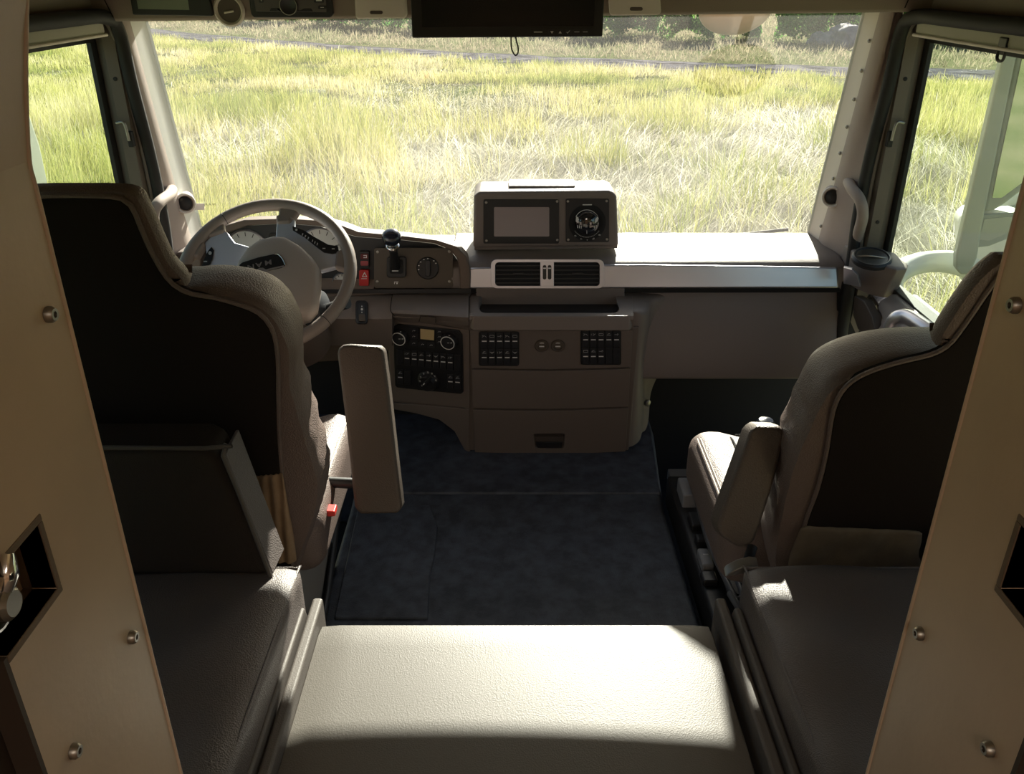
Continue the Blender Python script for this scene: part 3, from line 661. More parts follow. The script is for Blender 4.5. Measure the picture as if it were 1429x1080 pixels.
# gear selector
gs = empty('gear_selector', G.w(*G.hit(553, 375), .002)); gs.parent = D; gs.location = ORG[gs.name] - ORG[D.name]
pl('gate', G, rr(539.5, 358.5, 566.5, 387.5, 4, 3), .014, black, gs, off=.002, bevel=.003)
pl('gate_well', G, rr(543.5, 362, 562.5, 382, 3, 3), .003, blackm, gs, off=.015, bevel=.001)
prn('mark', G, rr(547, 377.5, 556, 378.6, .2, 1), .0006, white, gs, off=.018)
ba = G.w(*G.hit(552, 372, .012), .012); tpk = P(545, 322, y=2.52)
ax = (tpk - ba).normalized(); L = (tpk - ba).length
tube('lever', [ba, ba + ax * L * .55], [.017, .011], black, gs, smoothn=0)
lathe('collar', ba + ax * L * .50, ax, [(.010, 0), (.020, .008), (.021, .016), (.017, .020), (.010, .021)], chrome, gs)
lathe('lever_knob', ba + ax * L * .58, ax, [(.010, 0), (.016, .004), (.015, .012), (.020, .022), (.028, .030), (.030, .040), (.028, .050), (.020, .057), (.008, .060), (0, .060)], blueblack, gs)
# ---------------------------------------------------------------- passenger end pod
box('end_filler', (1.066, 2.60, .26), (1.19, 2.90, .60), blackm, D, 0)  # added black filler that stops light leaking in beside the door
rows = []
pr = [(1170, 345), (1188, 350), (1210, 345), (1228, 352), (1240, 368)]
zt = .71
tops = [(1.075, 2.66), (1.075, 2.56), (1.083, 2.50), (1.105, 2.44), (1.14, 2.40), (1.175, 2.41), (1.195, 2.45), (1.20, 2.56)]
bots = [(1.075, 2.66), (1.075, 2.58), (1.083, 2.53), (1.105, 2.475), (1.14, 2.445), (1.175, 2.45), (1.195, 2.48), (1.20, 2.58)]
n_ = len(tops)
rows = [[V((1.13, 2.56, zt))] * n_] if False else []
bm = bmesh.new()
def lay(L, z, s=1): return [bm.verts.new((1.138 + (x - 1.138) * s, 2.54 + (y - 2.54) * s, z)) for x, y in L]
Ls = [lay(tops, zt, .9), lay(tops, zt - .006, 1), lay(bots, .618), lay(bots, .60, .97)]
for A, B in zip(Ls, Ls[1:]):
    for i in range(n_): bm.faces.new((A[i], A[(i + 1) % n_], B[(i + 1) % n_], B[i]))
bm.faces.new(Ls[0]); bm.faces.new(Ls[-1][::-1])
pod = link('end_pod', tome(bm), pad, D, .006, 3)
q = P(1216, 362, z=zt + .002)
vt = lathe('round_vent', q, (-.05, -.25, 1), [(.058, -.004), (.058, .006), (.052, .012), (.046, .010), (.040, -.002), (0, -.003)], black, pod, n=32)
lathe('vent_ring', q + V((0, 0, .010)), (-.05, -.25, 1), [(.053, 0), (.053, .0025), (.050, .0025), (.050, 0)], steel, vt, n=32)
tube('vent_blade', [q + V((-.04, .006, .008)), q + V((-.01, -.006, .013)), q + V((.038, -.012, .008))], .003, steel, vt)
E = Fr((1.075, 2.53, .6), (.50, -.86, 0), (0, .05, 1))
ir = solid('silver_inlay', [P(1177, 373, y=2.52), P(1177, 396, y=2.52), P(1201, 401, y=2.43), P(1196, 384, y=2.43), P(1189, 376, y=2.455)], (.01, .02, 0), silver, pod, .002)
# ================================================================ THINGS ON THE DASH
# instrument box
Bx = empty('instrument_box', (.105, 2.79, .67), 'taupe box with small screen and compass standing on the dashboard', 'instrument box')
Bf = Fr((0, 2.70, .68), (1, 0, 0), (0, .02, 1))
pts = [(660, 347), (661, 275), (664, 270), (670, 267.5), (850, 266), (857, 268.5), (861, 274), (863.5, 345)]
bd = pl('box_body', Bf, pts, .17, pad, Bx, off=-.17, bevel=.012, seg=4)
solid('box_foot', [P(662, 349, y=2.705), P(862, 347, y=2.705), P(862, 341, y=2.705), P(662, 343, y=2.705)], (0, .15, 0), pad, Bx, .002)
lid_ = [(.02, 2.745, .873), (.02, 2.84, .873), (.19, 2.84, .873), (.19, 2.745, .873)]
solid('top_hatch', [(-.01, 2.755, .865), (-.01, 2.85, .865), (.205, 2.85, .865), (.205, 2.755, .865)], (0, 0, .0085), pad, bd, .001)
sp_ = pl('screen_plate', Bf, rr(674.5, 278.5, 780, 340, 2, 2), .004, black, Bx, off=.0, bevel=.001)
sc_ = pl('screen', Bf, rr(689.5, 289, 766.5, 330, 1, 1), .001, screenm, sp_, off=.004, bevel=0)
cpl = pl('compass_plate', Bf, rr(789.5, 277.5, 850, 338, 2, 2), .004, black, Bx, off=.0, bevel=.001)
B4 = Fr(Bf.w(0, 0, .004), Bf.u, Bf.v)
for px, py in ((678.5, 282.5), (777.5, 281), (678.8, 336), (777.8, 335)): screw(B4, px, py, .0042, sp_, .0015)
for px, py in ((792.5, 281), (846.5, 280.5), (793, 334.5), (847, 334)): screw(B4, px, py, .0040, cpl, .0015)
a, b = B4.hit(819.5, 311)
cm = lathe('compass_bowl', B4.w(a, b, 0), B4.n, [(.060, -.0), (.060, .002), (.050, .004), (.046, .002), (0, .002)], blackm, cpl, n=36)
bm = bmesh.new(); bmesh.ops.create_uvsphere(bm, u_segments=28, v_segments=16, radius=.040)
for v in bm.verts: v.co = B4.w(a + v.co.x, b + v.co.z, .002 + max(0, -v.co.y) * .55)
dome = link('compass_dome', tome(bm), mat('compass_dome', (.012, .014, .02), .05, spec=1, coat=1), cpl)
mk = []
for t in range(-35, 36, 1):
    pass
arc = [(819 + 17.5 * math.cos(math.radians(t)), 310 + 17.5 * math.sin(math.radians(t))) for t in range(-155, -24, 8)]
arc2 = [(819 + 16.6 * math.cos(math.radians(t)), 310 + 16.8 * math.sin(math.radians(t))) for t in range(-24, -156, -8)]
mk = [arc + arc2]
for i in range(-9, 10):
    A = math.radians(90 + i * 6); r0, r1 = 20, (22 if i % 3 else 23.4)
    c_, s_ = math.cos(A), math.sin(A)
    mk.append([(819 + r0 * c_ - .3 * s_, 310.5 + r0 * s_ + .3 * c_), (819 + r1 * c_ - .3 * s_, 310.5 + r1 * s_ + .3 * c_), (819 + r1 * c_ + .3 * s_, 310.5 + r1 * s_ - .3 * c_), (819 + r0 * c_ + .3 * s_, 310.5 + r0 * s_ - .3 * c_)])
mk.append(rr(813, 285, 826, 286.4, .3, 1))
multi('scale', B4, mk, .0005, white, cpl, off=.0025)
D2 = Fr(B4.w(0, 0, .020), B4.u, B4.v)
card = []
for i in range(-5, 6):
    cx = 819 + i * 2.6; dy = -abs(i) * .25
    card.append(rr(cx - .5, 315.5 + dy, cx + .5, 319.5 + dy, .2, 1))
card += [[(804, 302), (803.5, 309), (806, 311), (808, 306), (806.5, 303)], [(834, 302), (830.5, 306), (830, 311), (833.5, 309.5), (835.5, 305)], rr(818.6, 304, 819.3, 326, .1, 1)]
multi('compass_card', D2, card, .0008, white, dome, off=.0)
for s_, px in (('33', 811), ('0', 819), ('3', 826.5)): text('numeral', s_, D2, px, 312.2, .012, white, dome, off=.0)
for s_, px, py in (('40', 803, 329), ('20', 811, 333), ('0', 819.5, 334.5), ('20', 828, 333), ('40', 836.5, 328)): text('numeral', s_, B4, px, py, .0075, white, cpl, off=.003)
# ================================================================ STEERING WHEEL
wc = V((-.668, 2.20, .762)); te = math.radians(51)
Wf = Fr(wc, (1, 0, 0), (0, math.sin(te), math.cos(te)))   # normal points up and back
Wf = Fr(wc, (1, 0, 0), (0, math.sin(te), math.cos(te)))
SW = empty('steering_wheel', wc, 'large taupe four-spoke steering wheel with MAN badge upside down in front of the driver seat', 'steering wheel')
R = .228
tube('rim', [Wf.w(R * math.cos(2 * math.pi * i / 72), R * math.sin(2 * math.pi * i / 72)) for i in range(72)], .0175, wheelm, SW, n=16, closed=True)
for px, py in ((345, 288), (478, 448)):
    pass
for ang in (-40, 128):
    A = math.radians(ang); c_ = V((R * math.cos(A), R * math.sin(A), 0))
    cpt_ = [Wf.w(c_.x + math.cos(A) * .0178 * math.cos(t), c_.y + math.sin(A) * .0178 * math.cos(t), .0178 * math.sin(t)) for t in [2 * math.pi * k / 20 for k in range(20)]]
    tube('rim_seam', cpt_, .0009, rubber, SW, n=6, closed=True)
# spokes, silver webs with thumb buttons
s1 = pl('spoke', Wf, [(386, 303), (384, 335), (418, 352), (447, 378), (470, 372), (479, 362), (476, 350), (462, 352), (447, 344), (428, 328), (411, 318), (411, 304), (398, 300)], .018, satin, SW, off=-.020, bevel=.005, seg=3)
s2 = pl('spoke', Wf, [(285, 338), (290, 366), (300, 382), (345, 378), (352, 345), (328, 338), (316, 322), (300, 324)], .018, satin, SW, off=-.020, bevel=.005, seg=3)
b_ = pl('button_strip', Wf, [(408, 315), (408.5, 321), (425, 331), (440, 343), (452, 352), (464, 354), (473, 352), (471.5, 343), (458, 341), (440, 331), (424, 321)], .004, black, s1, off=-.002)
multi('symbol', Wf, [rr(412, 319, 415, 322, 1, 2)] + [[(422 + i * 4, 325 + i * 2.6), (423.5 + i * 4, 326 + i * 2.6), (421.8 + i * 4, 329 + i * 2.6), (421 + i * 4, 328.3 + i * 2.6)] for i in range(3)] + [[(436 + i * 3.4, 334 + i * 2.2), (437 + i * 3.4, 335 + i * 2.2), (435.8 + i * 3.4, 338 + i * 2.2), (435 + i * 3.4, 337.3 + i * 2.2)] for i in range(3)] + [rr(450, 346, 454, 347, .3, 1), rr(463, 346.5, 467, 347.6, .3, 1)], .0005, white, b_, off=.0022)
b_ = pl('button_strip', Wf, [(295, 344), (298, 349), (296, 362), (290, 374), (281, 372), (285, 360), (290, 350)], .004, black, s2, off=-.002)
multi('symbol', Wf, [circ(293, 353, 2.4, 2.6, 10), rr(284, 364, 289, 365.5, .4, 1)], .0005, mats_sym, b_, off=.0022)
# arms of the spokes reaching the rim
def arm(px0, py0, px1, py1, w0, w1):
    a = V(Wf.hit(px0, py0)).to_3d(); b = V(Wf.hit(px1, py1)).to_3d(); dd = (b - a).normalized(); nn = V((-dd.y, dd.x, 0))
    q = [a + nn * w0, a - nn * w0, b - nn * w1, b + nn * w1]
    return solid('spoke_end', [Wf.w(p.x, p.y, .006) for p in q], Wf.n * -.026, wheelm, SW, .008, 3)
arm(399, 306, 404, 291, .022, .030); arm(302, 328, 296, 311, .024, .034); arm(468, 362, 487, 362, .026, .040); arm(282, 350, 266, 345, .022, .034)
arm(396, 312, 397, 300, .020, .024)
# hub: dished cover with the pad on top
hub = [(326, 384), (331, 366), (345, 345), (362, 334), (382, 329), (398, 330), (420, 343), (436, 358), (446, 373), (445, 400), (441, 425), (430, 436), (408, 442), (370, 445), (340, 430), (328, 405)]
c2 = V((0, 0))
hp = [V(Wf.hit(px, py, .03)) for px, py in hub]
cen = sum(hp, V((0, 0))) / len(hp)
bm = bmesh.new(); lays = []
for s_, h in ((.80, -.07), (.92, -.035), (.99, -.005), (1.0, .018), (.985, .028), (.955, .035), (.90, .039), (.8, .042), (.6, .0455), (.3, .048)):
    lays.append([bm.verts.new(Wf.w(cen.x + (p.x - cen.x) * s_, cen.y + (p.y - cen.y) * s_, h)) for p in hp])
for A, B in zip(lays, lays[1:]):
    for i in range(len(hp)): bm.faces.new((A[i], A[(i + 1) % len(hp)], B[(i + 1) % len(hp)], B[i]))
bm.faces.new(lays[0][::-1]); bm.faces.new(lays[-1])
hb = link('hub', tome(bm), hubm, SW)
bd_ = pl('badge', Wf, [(333, 377), (333, 382), (348, 384), (370, 378), (392, 373.5), (398, 370), (394, 361), (388, 355), (381, 354.5), (360, 359), (338, 366), (334, 369)], .003, black, hb, off=.047, bevel=.001)
tube('badge_rim', [Wf.w(*Wf.hit(px, py, .0505), .0505) for px, py in ((398, 370), (394, 361), (388, 355), (383, 354.5))], .0009, chrome, bd_, n=6, smoothn=3)
for s_, px, py in (('N', 350, 372.3), ('A', 361.2, 369.3), ('M', 374.3, 366)): text('letter', s_, Wf, px, py, .021, silver, bd_, rot=math.pi + math.radians(13), off=.0503, bold=True, sx=1.2)
multi('chrome_line', Wf, [[(347, 381.5), (352, 379), (358, 376), (362, 373.8), (367, 373.5), (371, 376), (376, 374.5), (396, 370.2), (397, 372), (376, 377), (366, 380.5), (355, 383)]], .0006, silver, bd_, off=.0502)
# column and stalks
Lw = Wf.n * -1
def cw(a, b, h): return Wf.w(a, b, h)
tube('column_cover', [cw(0, 0, -.06), cw(0, -.0, -.16), cw(0, .01, -.40)], [.075, .085, .10], hoodm, SW, n=24, smoothn=3)
a, b = Wf.hit(458, 428, -.05)
q = Wf.w(a, b, -.06)
lathe('stalk_base', q + V((-.03, 0, 0)), (1, -.1, .2), [(.05, -.03), (.052, 0), (.046, .02), (.02, .028), (0, .028)], mat('stalk_plastic', (.022, .025, .032), .55), SW)
st = tube('stalk', [q, q + V((.02, -.01, .01)), q + V((.055, -.03, .03))], [.014, .016, .019], black, SW)
sf = Fr(q + V((.05, -.04, .03)), (.95, -.25, .25), (0, .25, 1))
# ================================================================ OVERHEAD
# monitor
Mf = Fr((0, 2.30, 1.35), (1, 0, 0), (0, .05, 1))
Mo = empty('overhead_monitor', (0, 2.33, 1.46), 'large black flat monitor hanging from the header, above the windscreen middle', 'monitor')
bz = [(571, -60), (575, 53), (841, 51), (846, -60)]
pl('monitor_case', Mf, bz, .035, black, Mo, off=-.035, bevel=.004)
pl('monitor_screen', Mf, [(586, -50), (589, 38), (828, 36), (834, -50)], .001, screend, Mo, off=.0002, bevel=0)
lp = pl('button_strip', Mf, rr(740, 39.3, 823.5, 49.5, 1.2, 2, -.8), .0015, black, Mo, off=.0, bevel=.0005)
for i, x0 in enumerate((765.5, 777, 788.5, 800, 812)):
    k = pl('button', Mf, rr(x0, 40.6 - i * .1, x0 + 9.5, 49 - i * .1, 1, 1), .0012, keym, lp, off=.0012, bevel=.0004)
    L_ = [[[(768, 43.6), (772.5, 43.6), (770.2, 47)]], [[(779.5, 46.6), (784, 46.6), (781.7, 43.2)]], [[(790.5, 45), (792, 46.8), (795.5, 42.8), (795, 42.4), (792, 45.6), (791, 44.4)]], [rr(801.5, 44, 808.5, 45, .2, 1)], [rr(813.5, 44, 820, 45, .2, 1)]][i]
    multi('symbol', Mf, L_, .0003, mats_sym, k, off=.0024)
multi('maker_print', Mf, [rr(745, 44, 757, 45.4, .4, 1)], .0003, mats_sym, lp, off=.0016)
q = P(717, 51, y=2.31)
tube('cord_loop', [q + V(p) for p in ((-.006, 0, .004), (-.007, 0, -.012), (-.005, .002, -.030), (.003, .002, -.044), (.010, 0, -.040), (.011, 0, -.026), (.006, 0, -.008), (.005, 0, .004))], .0019, black, None)
tag(bpy.data.objects['cord_loop'], 'thin black cord loop dangling below the overhead monitor', 'cord')
bracket = box('monitor_bracket', (-.05, 2.335, 1.42), (.10, 2.53, 1.52), black, Mo, .004)
# header devices
Hf = Fr((0, 2.515, 1.40), (1, 0, 0), (0, -.06, .5))
e = empty('map_display', Hf.w(*Hf.hit(244, 5), .01), 'small dark framed display in the header at the far left', 'display')
pl('bezel', Hf, [(176, -30), (185, 21), (297, 23), (286, -30)], .02, black, e, off=-.004, bevel=.004)
pl('screen', Hf, [(186, -25), (193, 12.5), (264, 14), (258, -25)], .001, mat('green_grey_screen', (.20, .23, .17), .3), e, off=.016, bevel=0)
e = empty('header_gauge', Hf.w(*Hf.hit(321, 14), 0), 'round cream rimmed gauge in the header between display and radio', 'gauge')
a, b = Hf.hit(320, 14)
lathe('rim', Hf.w(a, b, -.002), Hf.n, [(.042, 0), (.042, .006), (.037, .011), (.032, .006), (.031, .002), (0, .002)], creamm, e, n=32)
lathe('face', Hf.w(a, b, .0), Hf.n, [(.0315, 0), (.0315, .001), (0, .001)], platem, e)
tube('pointer', [Hf.w(a - .014, b - .006, .003), Hf.w(a + .012, b - .002, .003)], .003, creamm, e, smoothn=0)
e = empty('car_radio', Hf.w(*Hf.hit(408, 8), 0), 'car radio with round volume knob in black frame, in the header left of the monitor', 'radio')
pl('frame', Hf, [(343, -30), (350, 20), (354, 25), (461, 25), (465, 21), (460, -30)], .016, black, e, off=-.004, bevel=.004)
fp = pl('front_panel', Hf, [(350, -30), (357, 16), (456, 17), (452, -30)], .004, mat('radio_front', (.10, .09, .085), .4), e, off=.012, bevel=.001)
a, b = Hf.hit(405, 6)
kn = lathe('volume_knob', Hf.w(a, b, .015), Hf.n, [(.024, 0), (.024, .010), (.021, .013), (.018, .011), (0, .011)], keym, fp)
lathe('knob_ring', Hf.w(a, b, .026), Hf.n, [(.0235, -.002), (.0235, .001), (.0215, .001), (.0215, -.002)], steel, kn)
pl('key_row', Hf, [(378, 11), (376, 15.5), (437, 16.5), (434, 12), (424, 12), (418, 15), (390, 15), (386, 11)], .002, black, fp, off=.015)
for x0, y0, x1, y1 in ((438, -2, 452, 4), (444, 8, 455, 13), (361, -2, 368, 4)):
    k = pl('button', Hf, rr(x0, y0, x1, y1, 1, 2), .003, keym, fp, off=.0155)
    multi('symbol', Hf, [rr(x0 + 3, y0 + 2, x1 - 3, y1 - 2.4, .2, 1)], .0003, white, k, off=.0186)
for x0, x1, lb in ((496, 568, 'cream plastic lamp housing in the header, left of the monitor'), (851, 923, 'cream plastic lamp housing in the header, right of the monitor')):
    e = empty('reading_lamp', Hf.w(*Hf.hit((x0 + x1) / 2, 10), 0), lb, 'lamp')
    yb = 27 if x0 < 700 else 22
    s_ = -1 if x0 < 700 else 1
    pl('housing', Hf, [(x0 - 3, -30), (x0, yb - 2), (x0 + 3, yb), (x1 - 4, yb - 1), (x1, yb - 4), (x1 - 3, -30)], .022, creamm, e, off=-.006, bevel=.006, seg=3)
    pl('slot', Hf, rr((x0 + x1) / 2 - 12 + 4 * s_, yb - 12, (x0 + x1) / 2 + 6 + 4 * s_, yb - 7, 2, 2), .002, platem, e, off=.0155)
# seams in the header
prn('seam_line', Hf, [(140, -10), (157, 24), (158.5, 24), (141.5, -10)], .001, seam, hd, off=.004)
prn('seam_line', Hf, [(1262, 11), (1263.5, 11), (1273, -10), (1271, -10)], .001, seam, hd, off=.004)
# ================================================================ PILLARS: handles, tweeters
for sx in (-1, 1):
    if sx > 0:
        pts = [P(1183, 251, x=1.085), P(1188, 262, x=1.06), P(1200, 279, x=1.065), P(1204, 300, x=1.075), P(1198, 325, x=1.09), P(1191, 351, x=1.10)]
    else:
        pts = [P(240, 265, x=-1.10), P(236, 272, x=-1.075), P(222, 283, x=-1.07), P(214, 300, x=-1.08), P(218, 330, x=-1.09), P(224, 360, x=-1.10)]
    h = tube('grab_handle', pts, .017, pillarm, None, n=16)
    tag(h, 'curved taupe grab handle on the %s windscreen pillar' % ('right' if sx > 0 else 'left'), 'grab handle')
    c = P(1161, 275, x=1.045) if sx > 0 else P(259, 284, x=-1.085)
    e = empty('tweeter', c, 'small round pillar loudspeaker beside the %s grab handle' % ('right' if sx > 0 else 'left'), 'loudspeaker')
    d_ = V((-sx * .45, -.85, .12)).normalized()
    tube('pod', [c - d_ * .12, c - d_ * .01], [.045, .031], pillarm, e, n=24, smoothn=3)
    lathe('ring', c - d_ * .012, d_, [(.033, 0), (.034, .009), (.031, .013), (.026, .011), (.025, 0)], mat('tweeter_ring_%s' % ('l' if sx < 0 else 'r'), (.85, .83, .8), .35), e)
    lathe('grille', c - d_ * .012, d_, [(.023, .0), (.022, .006), (.016, .010), (.008, .012), (0, .0125)], black, e)
# windscreen stickers and inner details
Wg = Fr((0, 2.928, .64), (1, 0, 0), (0, -.197, .82))
s_ = pl('windscreen_sticker', Wg, rr(271, 284, 285, 293, .5, 1), .0006, white, None, off=.004, bevel=0); tag(s_, 'small blank white sticker at the lower left corner of the windscreen', 'sticker')
e = empty('windscreen_print', Wg.w(*Wg.hit(293, 286), .002), 'tiny dark maker print on the glass right of the white sticker', 'print')
for ch, px in (('N', 287), ('A', 293), ('M', 299)): text('letter', ch, Wg, px, 285.5, .012, rubber, e, off=.004, sx=-1.3)
# wiper and wiper arms outside
e = empty('windscreen_wiper', (.5, 3.0, .66), 'thin wiper blade resting outside along the windscreen foot', 'wiper')
tube('blade', [P(868, 327, y=3.03), P(930, 326, y=3.03), P(990, 331, y=3.02), (1.0, 3.0, .66)], .006, rubber, e)
tube('arm', [P(880, 335, y=3.0), P(940, 329, y=3.05), P(1000, 334, y=3.02), P(1060, 338, y=3.0)], .007, black, e)
# pod below: door panel details
Dr = Fr((1.09, 2.2, .5), (0, -1, 0), (0, 0, 1))
dd = door[1]
pk = solid('door_pocket', [P(px, py, x=1.078 + dx * .5) for px, py, dx in ((1192, 412, .03), (1190, 440, .03), (1197, 460, .02), (1208, 470, .01), (1222, 466, .0), (1216, 440, .0), (1205, 420, .01))], (.03, 0, 0), platem, dd, .004)
pk['label'] = 'dark oval recess in the door panel'
q1 = solid('window_switches', [P(px, py, z=.555) for px, py in ((1214, 414), (1232, 441), (1256, 432), (1240, 414))], (0, 0, .010), pad, dd, .004)
solid('switch', [P(px, py, z=.568) for px, py in ((1228, 425), (1234, 433), (1252, 430), (1246, 423))], (0, 0, .006), black, q1, .002)
hn = tube('door_handle', [P(1243, 458, x=1.035), P(1252, 444, x=1.04), P(1268, 443, x=1.055), P(1288, 455, x=1.06), P(1310, 470, x=1.07)], .021, silver, dd); hn['label'] = 'silver door pull'
# tray at far left dash end is hidden by the seat
# ================================================================ SEATS
def resample(pts, n):
    pts = [V(p) for p in pts]; L = [0]
    for a, b in zip(pts, pts[1:]): L.append(L[-1] + (b - a).length)
    out = []
    for i in range(n):
        t = L[-1] * i / (n - 1); k = max(j for j in range(len(L)) if L[j] <= t + 1e-9); k = min(k, len(pts) - 2)
        out.append(pts[k].lerp(pts[k + 1], (t - L[k]) / max(1e-9, L[k + 1] - L[k])))
    return out
def insetp(poly, d):
    n = len(poly); out = []
    area = sum(poly[i].x * poly[(i + 1) % n].y - poly[(i + 1) % n].x * poly[i].y for i in range(n)); s = 1 if area > 0 else -1
    for i in range(n):
        t = (poly[(i + 1) % n] - poly[i - 1]); t.normalize()
        out.append(poly[i] + V((-t.y, t.x)) * d * s)
    return out
def layered(name, fr, poly, layers, m, parent, wav=None):
    """upholstered body: outline lofted through (inset, offset) layers, closed both ends"""
    bm = bmesh.new(); Ls = []
    for ins, off in layers:
        q = insetp(poly, ins)
        row = []
        for i, p in enumerate(q):
            kx = 1 + (wav(i, p, off) if wav else 0)
            row.append(bm.verts.new(fr.w(p.x * kx, p.y, off)))
        Ls.append(row)
    n = len(poly)
    for A, B in zip(Ls, Ls[1:]):
        for i in range(n): bm.faces.new((A[i], A[(i + 1) % n], B[(i + 1) % n], B[i]))
    bm.faces.new(Ls[0]); bm.faces.new(Ls[-1][::-1])
    return link(name, tome(bm), m, parent)
def seat(sx, xc, yb, tilt, edge, head, label, panel_):
    fr = Fr((xc, yb, .36), (1, 0, 0), (0, -tilt, 1))
    root = empty('driver_seat' if sx < 0 else 'passenger_seat', (xc, yb + .3, -.36), label, 'seat')
    inner = -sx
    def half(pts, off=-.07):  # photo outline of the aisle side -> (u, v), mirrored for the door side
        q = [V(fr.hit(px, py, off)) for px, py in pts]
        return q
    E_ = half(edge); Hd = half(head, -.03)
    E_ = [V(p) for p in resample(smoothpath([p.to_3d() for p in E_], 6), 80)]; E_ = [V((p.x, p.y)) for p in E_]
    Hd = [V((p.x, p.y)) for p in resample(smoothpath([p.to_3d() for p in Hd], 6), 24)]
    E_ = [V((min(p.x, -.004) if sx > 0 else max(p.x, .004), p.y)) for p in E_]; Hd = [V((min(p.x, -.004) if sx > 0 else max(p.x, .004), p.y)) for p in Hd]
    Hd = [p for p in Hd if abs(p.x) > .02]
    def full(q): return q + [V((-p.x, p.y)) for p in q[::-1]]
    body = full(E_); hpoly = full(Hd)
    def wv(i, p, off):
        k = max(0, min(1, (.50 - p.y) / .08)) * max(0, min(1, (p.y - .05) / .08)) * (1 if -.15 < off < -.02 else .15)
        return .011 * k * math.sin(p.y * 95 + off * 45)
    lay_ = [(.03, .0), (.008, -.004), (0, -.02), (0, -.045), (0, -.07), (.002, -.095), (.006, -.12), (.022, -.150), (.06, -.165)]
    b = layered('backrest', fr, body, lay_, leather, root, wv)
    h = layered('headrest', fr, hpoly, [(.02, .002), (.005, -.003), (0, -.012), (0, -.03), (.008, -.045), (.02, -.055)], leather, root)
    # dark rear panel covering back and headrest
    pq = [V(fr.hit(px, py, .005)) for px, py in panel_]; pq = [V((p.x, p.y)) for p in resample(smoothpath([p.to_3d() for p in pq], 6), 60)]
    pq = [V((min(p.x, -.004) if sx > 0 else max(p.x, .004), p.y)) for p in pq]
    pq = [p for p in pq if abs(p.x) > .02]
    pan = full(pq)
    bp = layered('back_panel', fr, pan, [(.0, -.01), (.0, .004), (.004, .009), (.012, .010)], backfab, root); bp['label'] = 'dark fabric rear panel'
    tube('piping', [fr.w(p.x, p.y, .004) for p in pan], .0045, leather, b, n=8, closed=True)
    return root, fr
edgeL = [(268, 384), (300, 382), (335, 386), (370, 397), (398, 418), (414, 448), (420, 470), (420, 510), (429, 545), (441, 590), (452, 625), (457, 650), (454, 680), (444, 712), (432, 745), (418, 790)]
headL = [(150, 255), (185, 257), (202, 266), (215, 290), (230, 325), (246, 358), (262, 376), (266, 392)]
ds, dfr = seat(-1, -.70, 1.46, .13, edgeL, headL, 'dark brown driver seat with upright headrest seen from behind, left side of the cab', [(140, 274), (168, 277), (184, 290), (196, 318), (213, 356), (236, 392), (262, 409), (300, 416), (335, 426), (362, 438), (380, 462), (387, 500), (388, 560), (390, 620), (396, 690), (408, 792)])
edgeR = [(1296, 472), (1260, 474), (1225, 479), (1190, 488), (1160, 501), (1138, 518), (1124, 540), (1113, 565), (1104, 585), (1094, 610), (1085, 640), (1076, 680), (1069, 720), (1066, 755), (1078, 800)]
headR = [(1434, 340), (1408, 343), (1378, 358), (1352, 382), (1330, 412), (1312, 440), (1302, 458), (1300, 474)]
ps, pfr = seat(1, .815, 1.40, .13, edgeR, headR, 'dark brown passenger seat seen from behind, right side of the cab', [(1424, 366), (1402, 378), (1378, 408), (1352, 446), (1326, 480), (1300, 495), (1251, 507), (1205, 523), (1178, 543), (1163, 575), (1154, 630), (1142, 680), (1124, 730), (1108, 795)])
def scush(root, xc, y0, y1, zt, w, sx):
    wv = lambda x, y, z: (x, y, z + (.016 * min(1, max(0, (abs(x) - w * .28) / (w * .1))) if z > 0 else 0))
    c = soft('seat_cushion', (xc, (y0 + y1) / 2, zt - .075), (w, y1 - y0, .15), leather, root, u=(1, 0, 0), v=(0, 1, 0), e=.05, puff=.004, n=22, f=wv)
    for s in (-1, 1):
        for k in ((.30, .0155) if s == 0 else (.33,)):
            pass
        tube('stitching', [(xc + s * w * .33, y, zt + .014 - (.02 if y in (y0 + .03, y1 - .03) else 0)) for y in (y0 + .03, y0 + .08, (y0 + y1) / 2, y1 - .08, y1 - .03)], .0022, seam, c, n=6)
        for dx in (.016, .024):
            tube('stitching', [(xc + s * (w / 2 - dx), y, zt + .0085 - dz) for y, dz in ((y0 + .06, .0), ((y0 + y1) / 2, -.000), (y1 - .06, .0))], .0014, creamm, c, n=6)
    for y in (y0 + .17, y0 + .3, y0 + .43):
        tube('seam', [(xc - w * .3, y, zt + .002), (xc, y + .004, zt + .005), (xc + w * .3, y, zt + .002)], .002, seam, c, n=6)
    return c
scush(ds, -.67, 1.48, 1.98, .45, .52, -1)
scush(ps, .755, 1.47, 1.93, .425, .60, 1)
# seat bases
box('seat_base', (-.93, 1.38, -.36), (-.50, 1.93, .29), black, ds, .02, 3)
box('seat_base', (.64, 1.38, -.36), (1.03, 1.93, .27), black, ps, .02, 3)
for x in (-.50, -.90): box('slide_rail', (x - .02, 1.25, -.12), (x + .02, 2.05, -.07), black, ds, .004)
# folded arm rests
A1 = Fr((-.32, 1.60, .396), (1, 0, 0), (0, .15, .347))
am = pl('armrest', A1, [(470, 493), (472, 486), (478, 481), (486, 480), (528, 482), (535, 487), (542, 540), (552, 630), (561, 706), (558, 714), (552, 717), (504, 718), (497, 714), (494, 706), (483, 600)], .055, armm, ds, off=-.05, bevel=.010, seg=4)
am['label'] = 'folded up padded armrest'
tube('armrest_pivot', [P(440, 672, y=1.66), P(505, 675, y=1.66)], .013, black, ds, smoothn=0)
A2 = Fr((.41, 1.36, .483), (1, 0, 0), (0, .09, .217))
am = pl('armrest', A2, [(1047, 604), (1052, 596), (1060, 593), (1088, 594), (1096, 600), (1097, 608), (1086, 655), (1068, 715), (1054, 755), (1044, 766), (1030, 764), (1008, 750), (1001, 738), (1004, 724), (1024, 668)], .07, armm, ps, off=-.06, bevel=.014, seg=4)
